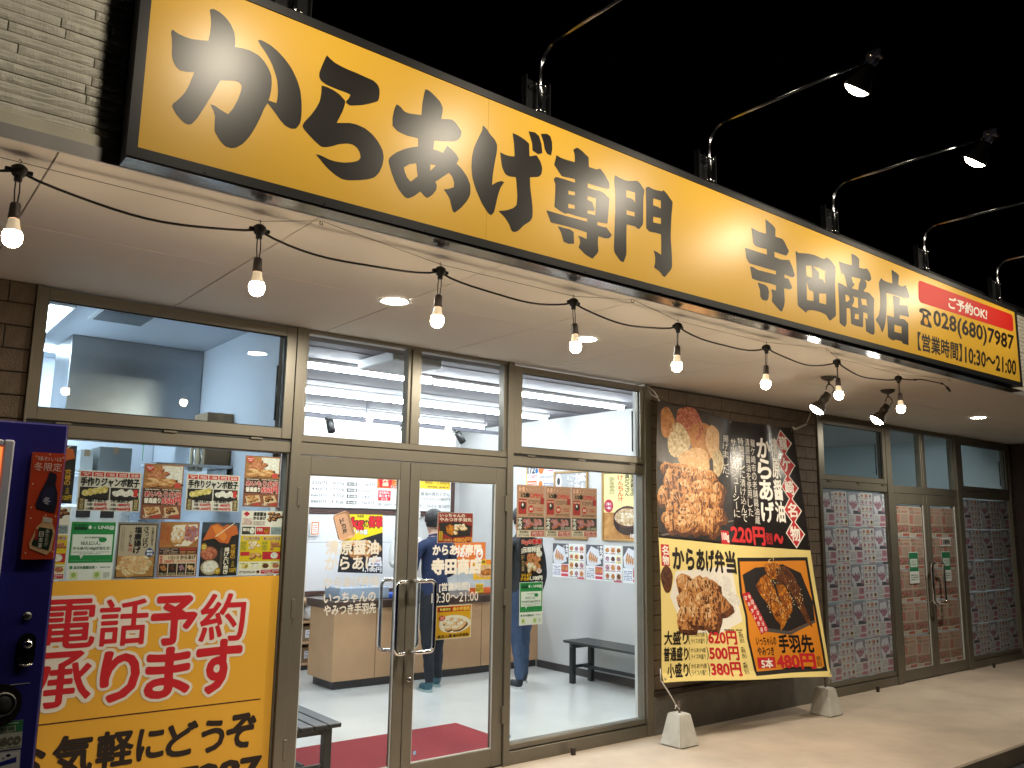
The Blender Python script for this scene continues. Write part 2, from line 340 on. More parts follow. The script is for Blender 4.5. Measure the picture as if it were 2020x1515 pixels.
GLYPHS=[[[[706,3248],[725,3240],[749,3237],[773,3238],[800,3245],[829,3254],[832,3283],[833,3322],[830,3347],[824,3371],[830,3376],[839,3380],[861,3376],[883,3364],[902,3346],[916,3320],[921,3295],[922,3267],[948,3272],[977,3274],[1008,3268],[1031,3253],[1050,3230],[1061,3207],[1065,3180],[1064,3148],[1061,3123],[1057,3108],[1087,3107],[1090,3126],[1090,3158],[1085,3195],[1073,3227],[1058,3257],[1037,3285],[1014,3308],[1003,3324],[1009,3329],[1019,3330],[1050,3324],[1081,3310],[1114,3286],[1140,3259],[1162,3223],[1176,3188],[1184,3142],[1186,3095],[1184,3062],[1169,3034],[1150,3027],[1126,3031],[1106,3046],[1081,3072],[1054,3096],[1043,3071],[1031,3031],[1015,2988],[999,2952],[976,2915],[952,2893],[935,2886],[914,2886],[895,2901],[874,2928],[872,2957],[871,2987],[865,3003],[852,3023],[869,3023],[890,3014],[916,3007],[932,3035],[947,3076],[955,3110],[956,3130],[946,3140],[928,3139],[903,3131],[880,3123],[870,3099],[858,3067],[841,3025],[826,2990],[811,2956],[796,2932],[783,2925],[766,2930],[741,2951],[727,2973],[729,2983],[744,3003],[762,3031],[776,3066],[790,3121],[766,3113],[742,3110],[728,3119],[717,3136],[712,3157],[710,3189],[707,3218],[703,3235]]],[[[1274,3369],[1286,3361],[1306,3351],[1333,3346],[1365,3343],[1404,3342],[1444,3339],[1477,3337],[1497,3327],[1507,3311],[1508,3284],[1503,3257],[1469,3236],[1434,3217],[1403,3205],[1380,3197],[1364,3203],[1364,3210],[1375,3225],[1381,3243],[1362,3245],[1331,3245],[1300,3246],[1274,3249],[1255,3257],[1247,3270],[1247,3286],[1255,3315],[1265,3345]]],[[[1259,3238],[1278,3240],[1308,3237],[1336,3228],[1361,3209],[1359,3191],[1351,3162],[1339,3132],[1329,3108],[1357,3117],[1384,3126],[1415,3129],[1451,3125],[1483,3111],[1513,3086],[1533,3057],[1539,3029],[1535,2997],[1523,2963],[1504,2937],[1473,2919],[1434,2905],[1388,2892],[1361,2890],[1331,2900],[1300,2917],[1273,2939],[1251,2958],[1272,2959],[1302,2953],[1332,2952],[1369,2958],[1403,2970],[1426,2982],[1438,2997],[1434,3017],[1420,3035],[1400,3042],[1377,3039],[1343,3026],[1314,3008],[1288,2996],[1270,2994],[1247,3006],[1220,3024],[1198,3041],[1192,3053],[1199,3070],[1223,3105],[1243,3141],[1256,3174],[1260,3209]]],[[[1721,3386],[1739,3386],[1769,3372],[1796,3355],[1810,3333],[1809,3312],[1804,3280],[1858,3295],[1877,3287],[1909,3258],[1907,3237],[1894,3214],[1871,3199],[1816,3184],[1772,3173],[1769,3133],[1795,3134],[1818,3132],[1831,3156],[1838,3170],[1863,3160],[1886,3145],[1898,3128],[1888,3104],[1916,3088],[1945,3060],[1962,3028],[1963,2987],[1948,2955],[1917,2915],[1885,2885],[1874,2890],[1866,2914],[1858,2940],[1842,2959],[1826,2973],[1850,2981],[1877,2996],[1878,3017],[1867,3042],[1850,3053],[1821,3027],[1784,2994],[1792,2982],[1790,2961],[1771,2933],[1748,2914],[1734,2919],[1714,2934],[1685,2906],[1656,2888],[1639,2892],[1613,2914],[1591,2946],[1572,2986],[1560,3021],[1566,3038],[1594,3067],[1635,3095],[1668,3112],[1696,3123],[1694,3159],[1641,3154],[1598,3158],[1572,3175],[1571,3209],[1577,3247],[1587,3273],[1606,3268],[1624,3254],[1645,3252],[1706,3265],[1708,3315],[1715,3362]],[[1632,3014],[1658,3036],[1690,3049],[1694,3019],[1699,2995],[1666,2962],[1648,2977],[1637,2997]],[[1757,3064],[1786,3069],[1773,3052],[1758,3035]]],[[[2021,3321],[2038,3313],[2061,3292],[2088,3274],[2101,3254],[2100,3223],[2090,3171],[2080,3109],[2077,3060],[2101,3079],[2127,3093],[2144,3092],[2124,3061],[2111,3024],[2101,2981],[2091,2938],[2075,2921],[2059,2926],[2025,2961],[1990,3018],[1971,3064],[1965,3106],[1966,3157],[1976,3204],[1996,3251],[2017,3295]]],[[[2186,3337],[2218,3336],[2261,3326],[2283,3315],[2286,3255],[2328,3273],[2353,3248],[2363,3219],[2359,3191],[2344,3172],[2290,3155],[2293,3107],[2303,3052],[2309,3008],[2308,2969],[2295,2947],[2258,2919],[2227,2886],[2204,2874],[2188,2878],[2176,2903],[2153,2928],[2115,2951],[2157,2964],[2193,2982],[2216,3003],[2219,3049],[2214,3097],[2209,3133],[2172,3126],[2149,3130],[2130,3157],[2118,3225],[2143,3221],[2170,3222],[2200,3229],[2196,3283]]],[[[2279,3375],[2317,3381],[2342,3371],[2357,3336],[2363,3294],[2338,3280],[2304,3288],[2301,3323],[2289,3350]]],[[[2352,3385],[2390,3397],[2410,3392],[2421,3367],[2423,3332],[2416,3297],[2391,3299],[2376,3318],[2369,3351]]],[[[2581,3388],[2613,3379],[2656,3359],[2658,3310],[2709,3312],[2734,3324],[2764,3303],[2797,3266],[2797,3239],[2786,3232],[2720,3226],[2650,3225],[2650,3203],[2709,3204],[2725,3209],[2764,3203],[2797,3185],[2791,3123],[2782,3053],[2714,3046],[2714,3029],[2763,3029],[2774,3033],[2813,3001],[2795,2982],[2768,2974],[2720,2975],[2717,2942],[2722,2895],[2682,2854],[2635,2864],[2591,2890],[2601,2912],[2599,2935],[2586,2946],[2614,2947],[2643,2942],[2645,2976],[2588,2977],[2512,2976],[2418,2971],[2405,2995],[2390,3023],[2437,3024],[2511,3025],[2583,3028],[2648,3030],[2648,3046],[2583,3042],[2519,3042],[2509,3035],[2471,3041],[2439,3052],[2443,3114],[2444,3165],[2433,3184],[2445,3201],[2500,3204],[2567,3205],[2567,3223],[2495,3215],[2480,3215],[2435,3258],[2444,3288],[2449,3310],[2472,3304],[2510,3304],[2566,3308],[2565,3348],[2555,3368]],[[2526,3154],[2567,3159],[2567,3141],[2525,3136]],[[2525,3090],[2566,3092],[2566,3074],[2525,3068]],[[2649,3160],[2705,3163],[2701,3075],[2649,3073],[2649,3088],[2693,3094],[2696,3107],[2682,3136],[2649,3141]]],[[[2459,2964],[2502,2964],[2537,2966],[2560,2958],[2563,2902],[2527,2893],[2497,2897],[2482,2936]]],[[[2837,3319],[2867,3313],[2911,3311],[2950,3319],[2995,3333],[3017,3325],[3048,3296],[3040,3251],[3037,3167],[3036,3112],[3008,3078],[2994,3078],[2978,3085],[2916,3082],[2913,2996],[2914,2925],[2893,2881],[2869,2882],[2824,2921],[2830,3017],[2836,3117],[2839,3218],[2829,3292]],[[2915,3261],[2980,3266],[2979,3210],[2965,3223],[2949,3226],[2914,3224]],[[2916,3156],[2976,3160],[2974,3136],[2916,3133]]],[[[3077,3324],[3109,3319],[3144,3321],[3186,3327],[3193,3337],[3222,3322],[3265,3288],[3252,3200],[3244,3092],[3251,3002],[3252,2923],[3194,2864],[3179,2867],[3154,2887],[3113,2899],[3122,2925],[3123,2962],[3112,2990],[3144,2985],[3169,2978],[3171,3034],[3170,3089],[3128,3087],[3082,3082],[3058,3095],[3060,3214],[3058,3312]],[[3114,3270],[3172,3272],[3171,3228],[3146,3232],[3112,3232]],[[3112,3170],[3171,3176],[3170,3144],[3111,3139]]],[[[4085,3395],[4119,3385],[4163,3372],[4182,3357],[4178,3308],[4258,3311],[4313,3247],[4285,3213],[4255,3211],[4162,3211],[4162,3179],[4227,3176],[4313,3192],[4343,3154],[4363,3107],[4352,3093],[4319,3088],[4257,3091],[4256,3070],[4298,3072],[4331,3025],[4313,3008],[4248,3004],[4249,2967],[4250,2928],[4241,2896],[4216,2856],[4194,2859],[4119,2901],[4127,2937],[4118,2975],[4164,2974],[4167,3006],[4091,3006],[3987,3000],[3936,3003],[3920,3071],[3943,3074],[3990,3065],[4064,3068],[4170,3072],[4171,3095],[4096,3092],[4004,3090],[3914,3087],[3886,3116],[3880,3174],[3948,3175],[4027,3175],[4088,3177],[4087,3211],[4028,3205],[3980,3205],[3956,3219],[3950,3271],[3944,3308],[3979,3305],[4021,3301],[4086,3304]]],[[[3986,2990],[4059,2989],[4086,2979],[4095,2954],[4089,2918],[4075,2897],[4032,2893],[4009,2908],[4008,2949]]],[[[4382,3265],[4415,3258],[4467,3268],[4529,3278],[4592,3283],[4668,3278],[4703,3282],[4727,3298],[4778,3285],[4822,3254],[4821,3209],[4808,3139],[4805,3026],[4801,2929],[4731,2885],[4713,2893],[4689,2918],[4620,2924],[4545,2922],[4483,2910],[4470,2892],[4382,2922],[4383,3022],[4388,3165]],[[4489,3193],[4548,3205],[4555,3128],[4490,3128]],[[4567,3206],[4630,3208],[4703,3202],[4694,3117],[4669,3142],[4631,3137],[4628,3178],[4591,3196]],[[4488,3092],[4512,3044],[4558,3040],[4556,2981],[4483,2974]],[[4620,3042],[4700,3054],[4696,2983],[4617,2981]]],[[[5024,3388],[5086,3384],[5120,3370],[5114,3310],[5166,3312],[5216,3324],[5253,3294],[5262,3260],[5235,3237],[5175,3238],[5197,3221],[5194,3194],[5155,3158],[5166,3154],[5219,3159],[5285,3128],[5271,3033],[5267,2889],[5241,2871],[5155,2885],[5159,2962],[5148,2971],[5186,2971],[5187,3008],[5136,3010],[5121,2905],[5039,2902],[4977,2905],[4977,3008],[4931,3002],[4923,2894],[4896,2872],[4840,2889],[4846,3023],[4843,3155],[4895,3154],[4951,3143],[4940,3188],[4924,3223],[4890,3223],[4878,3248],[4865,3301],[4939,3301],[5024,3307]],[[5009,3227],[5127,3234],[5099,3193],[5087,3150],[5009,3148],[5047,3183],[5028,3188]],[[4924,3091],[4961,3090],[4977,3072],[4958,3052],[4924,3041]],[[5015,3094],[5078,3097],[5075,3025],[4993,3024],[5023,3055],[5030,3081]],[[5113,3097],[5181,3105],[5192,3054],[5169,3063],[5125,3058],[5119,3080]],[[5030,2981],[5079,2987],[5073,2949],[5024,2947]]],[[[5541,3383],[5614,3372],[5643,3359],[5624,3292],[5659,3286],[5692,3292],[5726,3306],[5754,3277],[5779,3232],[5755,3214],[5714,3208],[5634,3206],[5548,3204],[5451,3199],[5450,3144],[5439,3074],[5430,3029],[5415,2979],[5387,2931],[5364,2906],[5331,2953],[5288,2984],[5335,3025],[5360,3088],[5365,3168],[5356,3254],[5394,3294],[5419,3282],[5479,3280],[5543,3284],[5543,3331]]],[[[5537,3196],[5586,3199],[5637,3198],[5626,3145],[5736,3160],[5750,3080],[5689,3076],[5618,3072],[5615,3045],[5678,3052],[5732,3030],[5725,2947],[5716,2871],[5633,2873],[5627,2886],[5530,2886],[5521,2875],[5471,2877],[5439,2888],[5443,2964],[5443,3041],[5536,3042],[5542,3120]],[[5534,2990],[5636,2992],[5627,2941],[5531,2939]]]]
# ================================================================== SETTING: ground
g = MB(); g.box(-400, 400, -400, 400, -.5, -.12); struct(g.obj('car_park_asphalt', ASPH))
g = MB(); g.bev(-6, 14, 2.90, 9.4, -.3, 0, .012); pave = struct(g.obj('pavement', PAVE))
g = MB(); g.box(.66, 12.1, 4.80, 9.4, .001, .006)
shopfloor = struct(g.obj('shop_floor', M('vinyl_floor', (.80, .82, .80), .22, nz=(2.2, .06), coat=.2)))
sk = MB(); sk.lathe([(300, -5), (300, 0), (290, 80), (230, 190), (120, 270), (0, 300)], (0, 0, -1), seg=32)
sky = struct(sk.obj('night_sky', M('night_sky', (.002, .002, .0025), 1, spec=0)))

# ================================================================== BUILDING
B = thing('shop_building', 'one storey shop building with deep canopy, brown siding and two glazed shopfronts', 'building', (5, 4.71, 0))
YF = 4.71
def rnd(a, b): return random.uniform(a, b)
# brown siding bricks --------------------------------------------------------------
bw, bh = .235, .115
BR = [boxmesh('brick', bw-.004, .02, bh-.006, BROWN, .0025)]
wl = box('siding_wall_left', -6, .655, YF+.012, YF+.25, 0, 2.9, M('siding_joint', (.06, .04, .026), .9), B)
n = 0
for r in range(25):
    z = r*bh
    if z > 2.70: break
    off = (r % 2)*bw/2; hh = min(bh, 2.752-z)
    x = .655-bw*6-off
    while x < .655-.01:
        w = min(bw, .655-x)
        if x+w > -.25:
            inst('brick', BR[0], (x, YF-.002+rnd(-.001, .001), z+.003), wl, scale=(w/bw, 1, hh/bh))
        x += bw
wm = box('siding_wall_middle', 5.155, 7.59, YF+.012, YF+.088, 0, 2.76, MC['siding_joint'], B)
for r in range(22):
    z = .325+r*bh
    if z+bh > 2.80: break
    hh = min(bh, 2.752-z)
    off = (r % 2)*bw/2
    x = 5.155-off
    while x < 7.585:
        x0 = max(x, 5.155); w = min(x+bw, 7.585)-x0
        if w > .01: inst('brick', BR[0], (x0, YF-.002+rnd(-.001, .001), z+.003), wm, scale=(w/bw, 1, hh/bh))
        x += bw
box('plinth', 5.155, 7.59, YF-.02, YF+.012, 0, .285, PLINTH, wm)
box('drip_ledge', 5.155, 7.59, YF-.035, YF+.012, .286, .322, DBROWN, wm, .004)
ww = box('wing_wall', 12.2, 12.4, 3.0, 5.2, 0, 2.755, DBROWN, B)
# canopy soffit --------------------------------------------------------------------
sb = box('canopy_deck', -6, 12.4, 2.94, 5.1, 2.775, 2.80, MC['siding_joint'], B)
pmz = boxmesh('soffit_panel', .8965, .8545, .012, SOFF, .0015)
for i in range(-5, 14):
    for (y0, y1) in ((2.907, 3.768), (3.772, 4.80)):
        x = .424+.9015*i+.0015
        if x+.9 < -3: continue
        inst('soffit_panel', pmz, (x, y0, 2.755), sb, scale=(1, (y1-y0-.002)/.8545, 1))
# fascia ---------------------------------------------------------------------------
box('fascia_trim', -6, 12.4, 2.893, 2.9035, 2.752, 2.80, M('silver_trim', (.50, .48, .47), .4, .2), B)
box('fascia_flashing', -6, .60, 2.905, 2.93, 2.801, 2.846, M('cream_metal', (.78, .73, .60), .45), B, .003)
box('fascia_flashing', 7.64, 12.4, 2.905, 2.93, 2.801, 2.846, MC['cream_metal'], B, .003)
uw = box('upper_wall', -6, 12.4, 2.945, 3.2, 2.801, 3.50, M('shadow_joint', (.10, .09, .075), .9), B)
box('parapet_coping', -6, 12.4, 2.90, 3.25, 3.50, 3.56, BLACK, B, .004)
lb = [boxmesh('split_brick', 1, .03, .0425, CREAM, .003)]
# rough-faced long bricks: displace the front of a subdivided strip
def rough_brick(seed):
    mb = MB(); nx, nz_ = 16, 4; vs = []
    for k in range(nz_+1):
        for i in range(nx+1):
            e = 1 if 0 < i < nx and 0 < k < nz_ else 0
            vs.append((i/nx, -.003*e-.004*e*noise.noise((i*.9+seed*9, k*.8, seed)), .0425*k/nz_))
    fs = [(k*(nx+1)+i, k*(nx+1)+i+1, (k+1)*(nx+1)+i+1, (k+1)*(nx+1)+i) for k in range(nz_) for i in range(nx)]
    o = len(vs); vs += [(0, .03, 0), (1, .03, 0), (1, .03, .0425), (0, .03, .0425)]
    a, b, c, d = 0, nx, nz_*(nx+1)+nx, nz_*(nx+1)
    fs += [tuple([o, o+1]+list(range(b, a-1, -1))), tuple([o+2, o+3]+list(range(d, c+1))), tuple([o+3, o]+[k*(nx+1) for k in range(nz_+1)]), tuple([o+1, o+2]+[k*(nx+1)+nx for k in range(nz_, -1, -1)])]
    me = bpy.data.meshes.new('split_brick'); me.from_pydata([(a_, b_, c_*.72) for a_, b_, c_ in vs], [], fs); me.materials.append(CREAM); return me
RB = [rough_brick(i) for i in range(5)]
for r in range(19):
    z = 2.849+r*.034
    for (xa, xb) in ((-.75, .605), (7.66, 8.4)):
        x = xa-rnd(0, .3)
        while x < xb:
            w = rnd(.26, .66); e = min(x+w, xb)
            if e-x > .03: inst('split_brick', random.choice(RB), (x, 2.925+rnd(-.002, .003), z), uw, scale=(e-x-.004, 1, 1))
            x += w

# ================================================================== SHOPFRONT FRAMES
def frame_mb(mb, x0, x1, z0, z1, tl, tr, tt, tb, y0, y1, b=.002):
    mb.bev(x0, x0+tl, y0, y1, z0, z1, b); mb.bev(x1-tr, x1, y0, y1, z0, z1, b)
    mb.bev(x0+tl, x1-tr, y0+.0015, y1-.001, z1-tt, z1, b); mb.bev(x0+tl, x1-tr, y0+.0015, y1-.001, z0, z0+tb, b)
def pane(x0, x1, z0, z1, y, parent, nm='pane', m=None):
    return box(nm, x0, x1, y, y+.005, z0, z1, m or PANE, parent)
def awning_window(x0, x1, z0, z1, gx0, gx1, gz0, gz1, hinges):
    fr = MB(); frame_mb(fr, x0, x1, z0, z1, gx0-x0, x1-gx1, z1-gz1, gz0-z0, YF-.012, YF+.045)
    w = fr.obj('window', ALU, B)
    pane(gx0-.004, gx1+.004, gz0-.004, gz1+.004, YF+.018, w)
    gk = MB(); frame_mb(gk, gx0, gx1, gz0, gz1, .006, .006, .006, .006, YF+.004, YF+.017, .001); gk.obj('gasket', DARKGAP, w)
    for hx in hinges: box('hinge', hx, hx+.07, YF-.016, YF, z0-.016, z0-.006, ALU, w, .001)
    box('seal_strip', x0, x1, YF+.0, YF+.04, z0-.016, z0-.0015, DARKGAP, w)
    st = MB(); st.tube([(gx1-.02, YF+.06, gz0+.05), (gx1-.02, YF+.06, gz0+.38)], .006); st.obj('stay_arm', BLKPL, w)
    return w
# posts and transoms of our shop
def bar(nm, x0, x1, y0, y1, z0, z1, m=None): return box(nm, x0, x1, y0, y1, z0, z1, m or ALU, B, .002)
for a, b in ((2.047, 2.109), (3.666, 3.719), (5.078, 5.153), (.655, .668)): bar('post', a, b, YF-.018, YF+.09, 0, 2.752)
bar('transom', .668, 2.047, YF-.004, YF+.085, 1.995, 2.058)
bar('transom', 2.109, 3.666, YF-.002, YF+.085, 2.066, 2.104)
bar('transom', 2.109, 3.666, YF-.006, YF+.085, 1.990, 2.0605)
bar('gap_strip', 2.109, 3.666, YF+.012, YF+.08, 2.0605, 2.066, DARKGAP)
bar('transom', 3.719, 5.078, YF-.004, YF+.085, 2.012, 2.08)
bar('transom', 2.109, 3.666, YF, YF+.085, 2.733, 2.7525)
bar('transom', 3.719, 5.078, YF, YF+.085, .094, .128)
bar('transom', 3.719, 5.078, YF-.012, YF+.085, 0, .086)
bar('gap_strip', 3.719, 5.078, YF+.012, YF+.085, .086, .094, DARKGAP)
bar('transom', .668, 2.047, YF, YF+.085, 0, .10)

GY = YF+.018
awning_window(.667, 2.045, 2.075, 2.746, .711, 1.985, 2.135, 2.687, (.80, 1.32, 1.80))
awning_window(3.722, 5.076, 2.098, 2.733, 3.795, 5.03, 2.148, 2.688, (3.85, 4.35, 4.90))
mu = MB(); mu.bev(2.866, 2.919, YF-.004, YF+.085, 2.104, 2.733, .002); mu.obj('mullion', ALU, B)
for a, b in ((2.109, 2.866), (2.919, 3.666)):
    w = MB(); frame_mb(w, a, b, 2.104, 2.733, .024, .024, .004, .004, YF+.008, YF+.07); w = w.obj('window', ALU, B); pane(a+.02, b-.02, 2.106, 2.73, GY, w)
w = MB(); frame_mb(w, .668, 2.047, .10, 1.995, .018, .012, .006, .006, YF+.006, YF+.07); w = w.obj('window', ALU, B); pane(.68, 2.04, .104, 1.992, GY, w)
w = MB(); frame_mb(w, 3.719, 5.078, .128, 2.012, .004, .012, .004, .004, YF+.006, YF+.07); w = w.obj('window', ALU, B); pane(3.72, 5.07, .129, 2.01, GY, w)
def door(x0, x1, z1, gx0, gx1, gz0, gz1, hinge_x, hs, mat=None):
    d = MB(); frame_mb(d, x0, x1, .012, z1, gx0-x0, x1-gx1, z1-gz1, gz0-.012, YF-.002, YF+.045, .0025)
    d = d.obj('door', ALU, B)
    gk = MB(); frame_mb(gk, gx0, gx1, gz0, gz1, .006, .006, .005, .006, YF+.004, YF+.016, .001); gk.obj('glazing_bead', M('pale_bead', (.5, .5, .48), .5), d)
    pane(gx0-.003, gx1+.003, gz0-.003, gz1+.003, GY, d)
    for z in (.33, 1.10, 1.74):
        h = MB(); h.bev(hinge_x-.012, hinge_x+.012, YF-.022, YF, z-.055, z+.055, .003); h.obj('hinge', ALU, d)
    for s_, sgn in ((-1, 1), (1, 1)):
        pass
    return d
def pull(d, xa, xb, za, zb, out):
    """D shaped pull handle fixed at xa on the stile, bowed to xb; out<0 street side"""
    y0 = YF-.002 if out < 0 else YF+.045; y1 = y0+out*.075; h = MB(); pts = []
    s = 1 if xb > xa else -1; R = .035
    pts += [(xa, y0, za), (xa, y0+out*.045, za), (xa+s*.018, y1, za)]
    for k in range(6): a = k/5*math.pi/2; pts.append((xb-s*R+s*R*math.sin(a), y1, za+R-R*math.cos(a)))
    for k in range(6): a = k/5*math.pi/2; pts.append((xb-s*R+s*R*math.cos(a), y1, zb-R+R*math.sin(a)))
    pts += [(xa+s*.018, y1, zb), (xa, y0+out*.045, zb), (xa, y0, zb)]
    h.tube(pts, .0125, 12); return h.obj('pull_handle', CHROME, d)
dL = door(2.112, 2.876, 1.984, 2.184, 2.805, .125, 1.872, 2.112, 1)
dR = door(2.881, 3.662, 1.984, 2.952, 3.578, .125, 1.874, 3.662, -1)
pull(dL, 2.845, 2.765, .80, 1.235, -1); pull(dL, 2.845, 2.765, .80, 1.235, 1)
pull(dR, 2.915, 3.045, .80, 1.235, -1); pull(dR, 2.915, 3.045, .80, 1.235, 1)
lk = MB(); lk.lathe([(.001, 0), (.013, 0), (.016, .006), (.016, .012)], (2.918, YF-.014, .63), (0, 1, 0), 16); lk.bev(2.905, 2.918, YF-.03, YF-.014, .622, .64, .001); lk.obj('lock_cylinder', CHROME, dR)
stp = MB(); stp.bev(2.112, 3.662, YF+.006, YF+.05, .0, .010, .001); stp.obj('door_sill', DARKGAP, B)

# neighbouring vacant shop
ALU2 = ALU
for a, b in ((7.592, 7.64), (8.915, 9.02), (10.57, 10.68), (12.08, 12.17)): bar('post', a, b, YF-.018, YF+.09, 0, 2.752)
for a, b in ((7.64, 8.915), (9.02, 10.57), (10.68, 12.08)):
    bar('transom', a, b, YF-.004, YF+.085, 2.005, 2.085); bar('transom', a, b, YF+.001, YF+.085, 2.705, 2.7525)
for a, b in ((7.64, 8.915), (10.68, 12.08)):
    bar('transom', a, b, YF-.010, YF+.085, 0, .086); bar('transom', a, b, YF, YF+.085, .094, .13); bar('gap_strip', a, b, YF+.012, YF+.08, .086, .094, DARKGAP)
mu = MB(); mu.bev(9.755, 9.82, YF-.004, YF+.085, 2.085, 2.705, .002); mu.obj('mullion', ALU, B)
awning_window(7.642, 8.913, 2.088, 2.703, 7.70, 8.85, 2.14, 2.655, (7.75, 8.3, 8.8))
awning_window(10.682, 12.078, 2.088, 2.703, 10.74, 12.0, 2.14, 2.655, (10.8, 11.4, 11.9))
for a, b in ((9.02, 9.755), (9.82, 10.57)):
    w = MB(); frame_mb(w, a, b, 2.085, 2.705, .02, .02, .004, .004, YF+.008, YF+.07); w = w.obj('window', ALU, B); pane(a+.015, b-.015, 2.087, 2.703, GY, w)
for a, b in ((7.64, 8.915), (10.68, 12.08)):
    w = MB(); frame_mb(w, a, b, .13, 2.005, .012, .012, .004, .004, YF+.006, YF+.07); w = w.obj('window', ALU, B); pane(a+.01, b-.01, .132, 2.003, GY, w)
d3 = door(9.023, 9.79, 2.0, 9.10, 9.715, .125, 1.885, 9.023, 1); d4 = door(9.797, 10.567, 2.0, 9.87, 10.49, .125, 1.885, 10.567, -1)
pull(d3, 9.755, 9.66, .80, 1.235, -1); pull(d4, 9.835, 9.945, .80, 1.235, -1)
# ================================================================== SHOP INTERIOR
struct(box('interior_right_wall', 6.43, 6.53, 4.91, 9.4, .006, 2.82, WHITEW))
struct(box('interior_back_wall', 2.02, 6.43, 9.27, 9.37, .006, 2.82, WHITEW))
struct(box('partition_wall', 1.985, 2.035, 4.81, 9.27, .006, 2.82, M('partition_paint', (.62, .66, .71), .7)))
struct(box('kitchen_left_wall', .55, .65, 4.81, 9.3, .006, 2.82, MC['partition_paint']))
struct(box('kitchen_back_wall', .65, 1.98, 7.3, 7.4, .006, 2.82, MC['partition_paint']))
struct(box('interior_front_wall', 5.155, 6.43, 4.80, 4.90, .006, 2.82, WHITEW))
struct(box('kitchen_ceiling', .6, 1.984, 4.80, 9.3, 2.821, 2.86, M('kitchen_ceiling_board', (.55, .60, .66), .8)))
shc = struct(box('shop_ceiling', 2.036, 6.5, 4.80, 9.4, 2.821, 2.86, M('grey_ceiling_board', (.13, .125, .145), .85, bump=(70, .3))))
# ceiling board seams as shallow battens
for k in range(1, 7):
    y = 4.8+k*.66
    s_ = box('ceiling_joint', 2.036, 6.43, y, y+.006, 2.817, 2.8205, DARKGAP, shc)
bb = MB(); bb.box(6.418, 6.4295, 4.901, 7.62, .007, .085); bb.obj('baseboard', M('dark_skirting', (.05, .045, .045), .5), None)
bbo = bpy.data.objects['baseboard']; struct(bbo)
# fluorescent rows
tubem = EM('fluorescent_tube', (.92, .96, 1.0), TUBE)
spec = [('nearest', 5.92, 2.66, 6.1), ('middle', 7.12, 3.1, 6.12), ('farthest', 8.32, 3.6, 6.14)]
for nm, y, x0, x1 in spec:
    t = thing('fluorescent_fixture', f'{nm} row of white fluorescent tubes under the shop ceiling', 'ceiling light', ((x0+x1)/2, y, 2.82), 'rows of fluorescent tubes in the shop')
    h = MB(); h.bev(x0, x1, y-.04, y+.04, 2.79, 2.8195, .004); h.obj('housing', M('white_enamel', (.8, .8, .8), .35), t)
    n = 3; w = (x1-x0)/n
    for k in range(n):
        b_ = MB(); b_.tube([(x0+w*k+.02, y, 2.768), (x0+w*(k+1)-.02, y, 2.768)], .018, 10); b_.obj('tube', tubem, t)
kt = thing('kitchen_light', 'bright bluish ceiling light by the left edge of the kitchen window', 'ceiling light', (1.0, 5.9, 2.82))
k_ = MB(); k_.bev(.70, .93, 5.2, 6.4, 2.775, 2.82, .004); k_.obj('housing', MC['white_enamel'], kt)
k_ = MB(); k_.box(.72, .91, 5.24, 6.36, 2.768, 2.774); k_.obj('diffuser', EM('kitchen_tube', (.72, .87, 1.0), KITCHEN), kt)
# second light low in the kitchen, over the worktop behind
kt2 = thing('kitchen_light', 'ceiling light at the back of the kitchen', 'ceiling light', (1.3, 6.9, 2.82))
k_ = MB(); k_.box(.9, 1.6, 6.75, 6.9, 2.80, 2.8195); k_.obj('diffuser', MC['kitchen_tube'], kt2)
# kitchen hood, vent, stores
t = thing('range_hood', 'large stainless steel extractor hood hanging in the kitchen', 'range hood', (1.5, 6.3, 2.27))
h = MB(); h.bev(1.10, 1.983, 6.20, 6.74, 2.27, 2.8195, .004); h.obj('hood_body', M('hood_steel', (.33, .35, .37), .32, 1, nz=(2, .2)), t)
h = MB(); h.bev(1.09, 1.984, 6.18, 6.205, 2.262, 2.30, .003); h.obj('rim', STEEL, t)
v = thing('ceiling_vent', 'grey louvred air vent in the pale blue kitchen ceiling', 'vent', (1.24, 5.44, 2.82))
h = MB(); frame_mb_y = h; h.bev(1.07, 1.40, 5.28, 5.62, 2.812, 2.8205, .003); h.obj('frame', M('vent_frame', (.55, .58, .6), .5), v)
h = MB()
for k in range(9): h.box(1.095, 1.375, 5.305+k*.033, 5.325+k*.033, 2.806, 2.811)
sl = h.obj('louvre', M('vent_dark', (.20, .22, .24), .6), v)
CARD = M('cardboard', (.30, .215, .13), .8, nz=(6, .1)); 
def carton(x0, x1, y0, y1, z0, z1, label, m=None, group=None, tape=True, lab=None):
    o = box('cardboard_box', x0, x1, y0, y1, z0, z1, m or CARD, None, .003); 
    tag(o, label, 'box', group)
    if tape:
        k = box('tape', (x0+x1)/2-.02, (x0+x1)/2+.02, y0-.001, y1, z1-.05, z1+.001, M('brown_tape', (.35, .25, .14), .35), o)
    if lab:
        p = Print(rectF(y0-.0006, x0, x1, z0, z1)); p.R('#e9eaf2', 18, 25, 88, 75, 1); p.L('#27408c', 24, 32, 82, 70, 4, 2, lab); p.obj('label_print', o)
    return o
ksh = thing('kitchen_shelf', 'steel wall shelf behind the posters in the kitchen window', 'shelf', (1.5, 5.7, 1.9))
h = MB(); h.bev(1.50, 1.98, 5.45, 5.80, 1.925, 1.945, .003); h.obj('shelf_board', STEEL, ksh)
h = MB(); h.bev(1.56, 1.58, 5.46, 5.79, 1.75, 1.924, .003); h.bev(1.93, 1.95, 5.46, 5.79, 1.75, 1.924, .003); h.obj('bracket', STEEL, ksh)
carton(1.81, 2.0-.02, 5.5, 5.75, 1.946, 2.29, 'tall brown cardboard box on the kitchen shelf beside hanging tools')
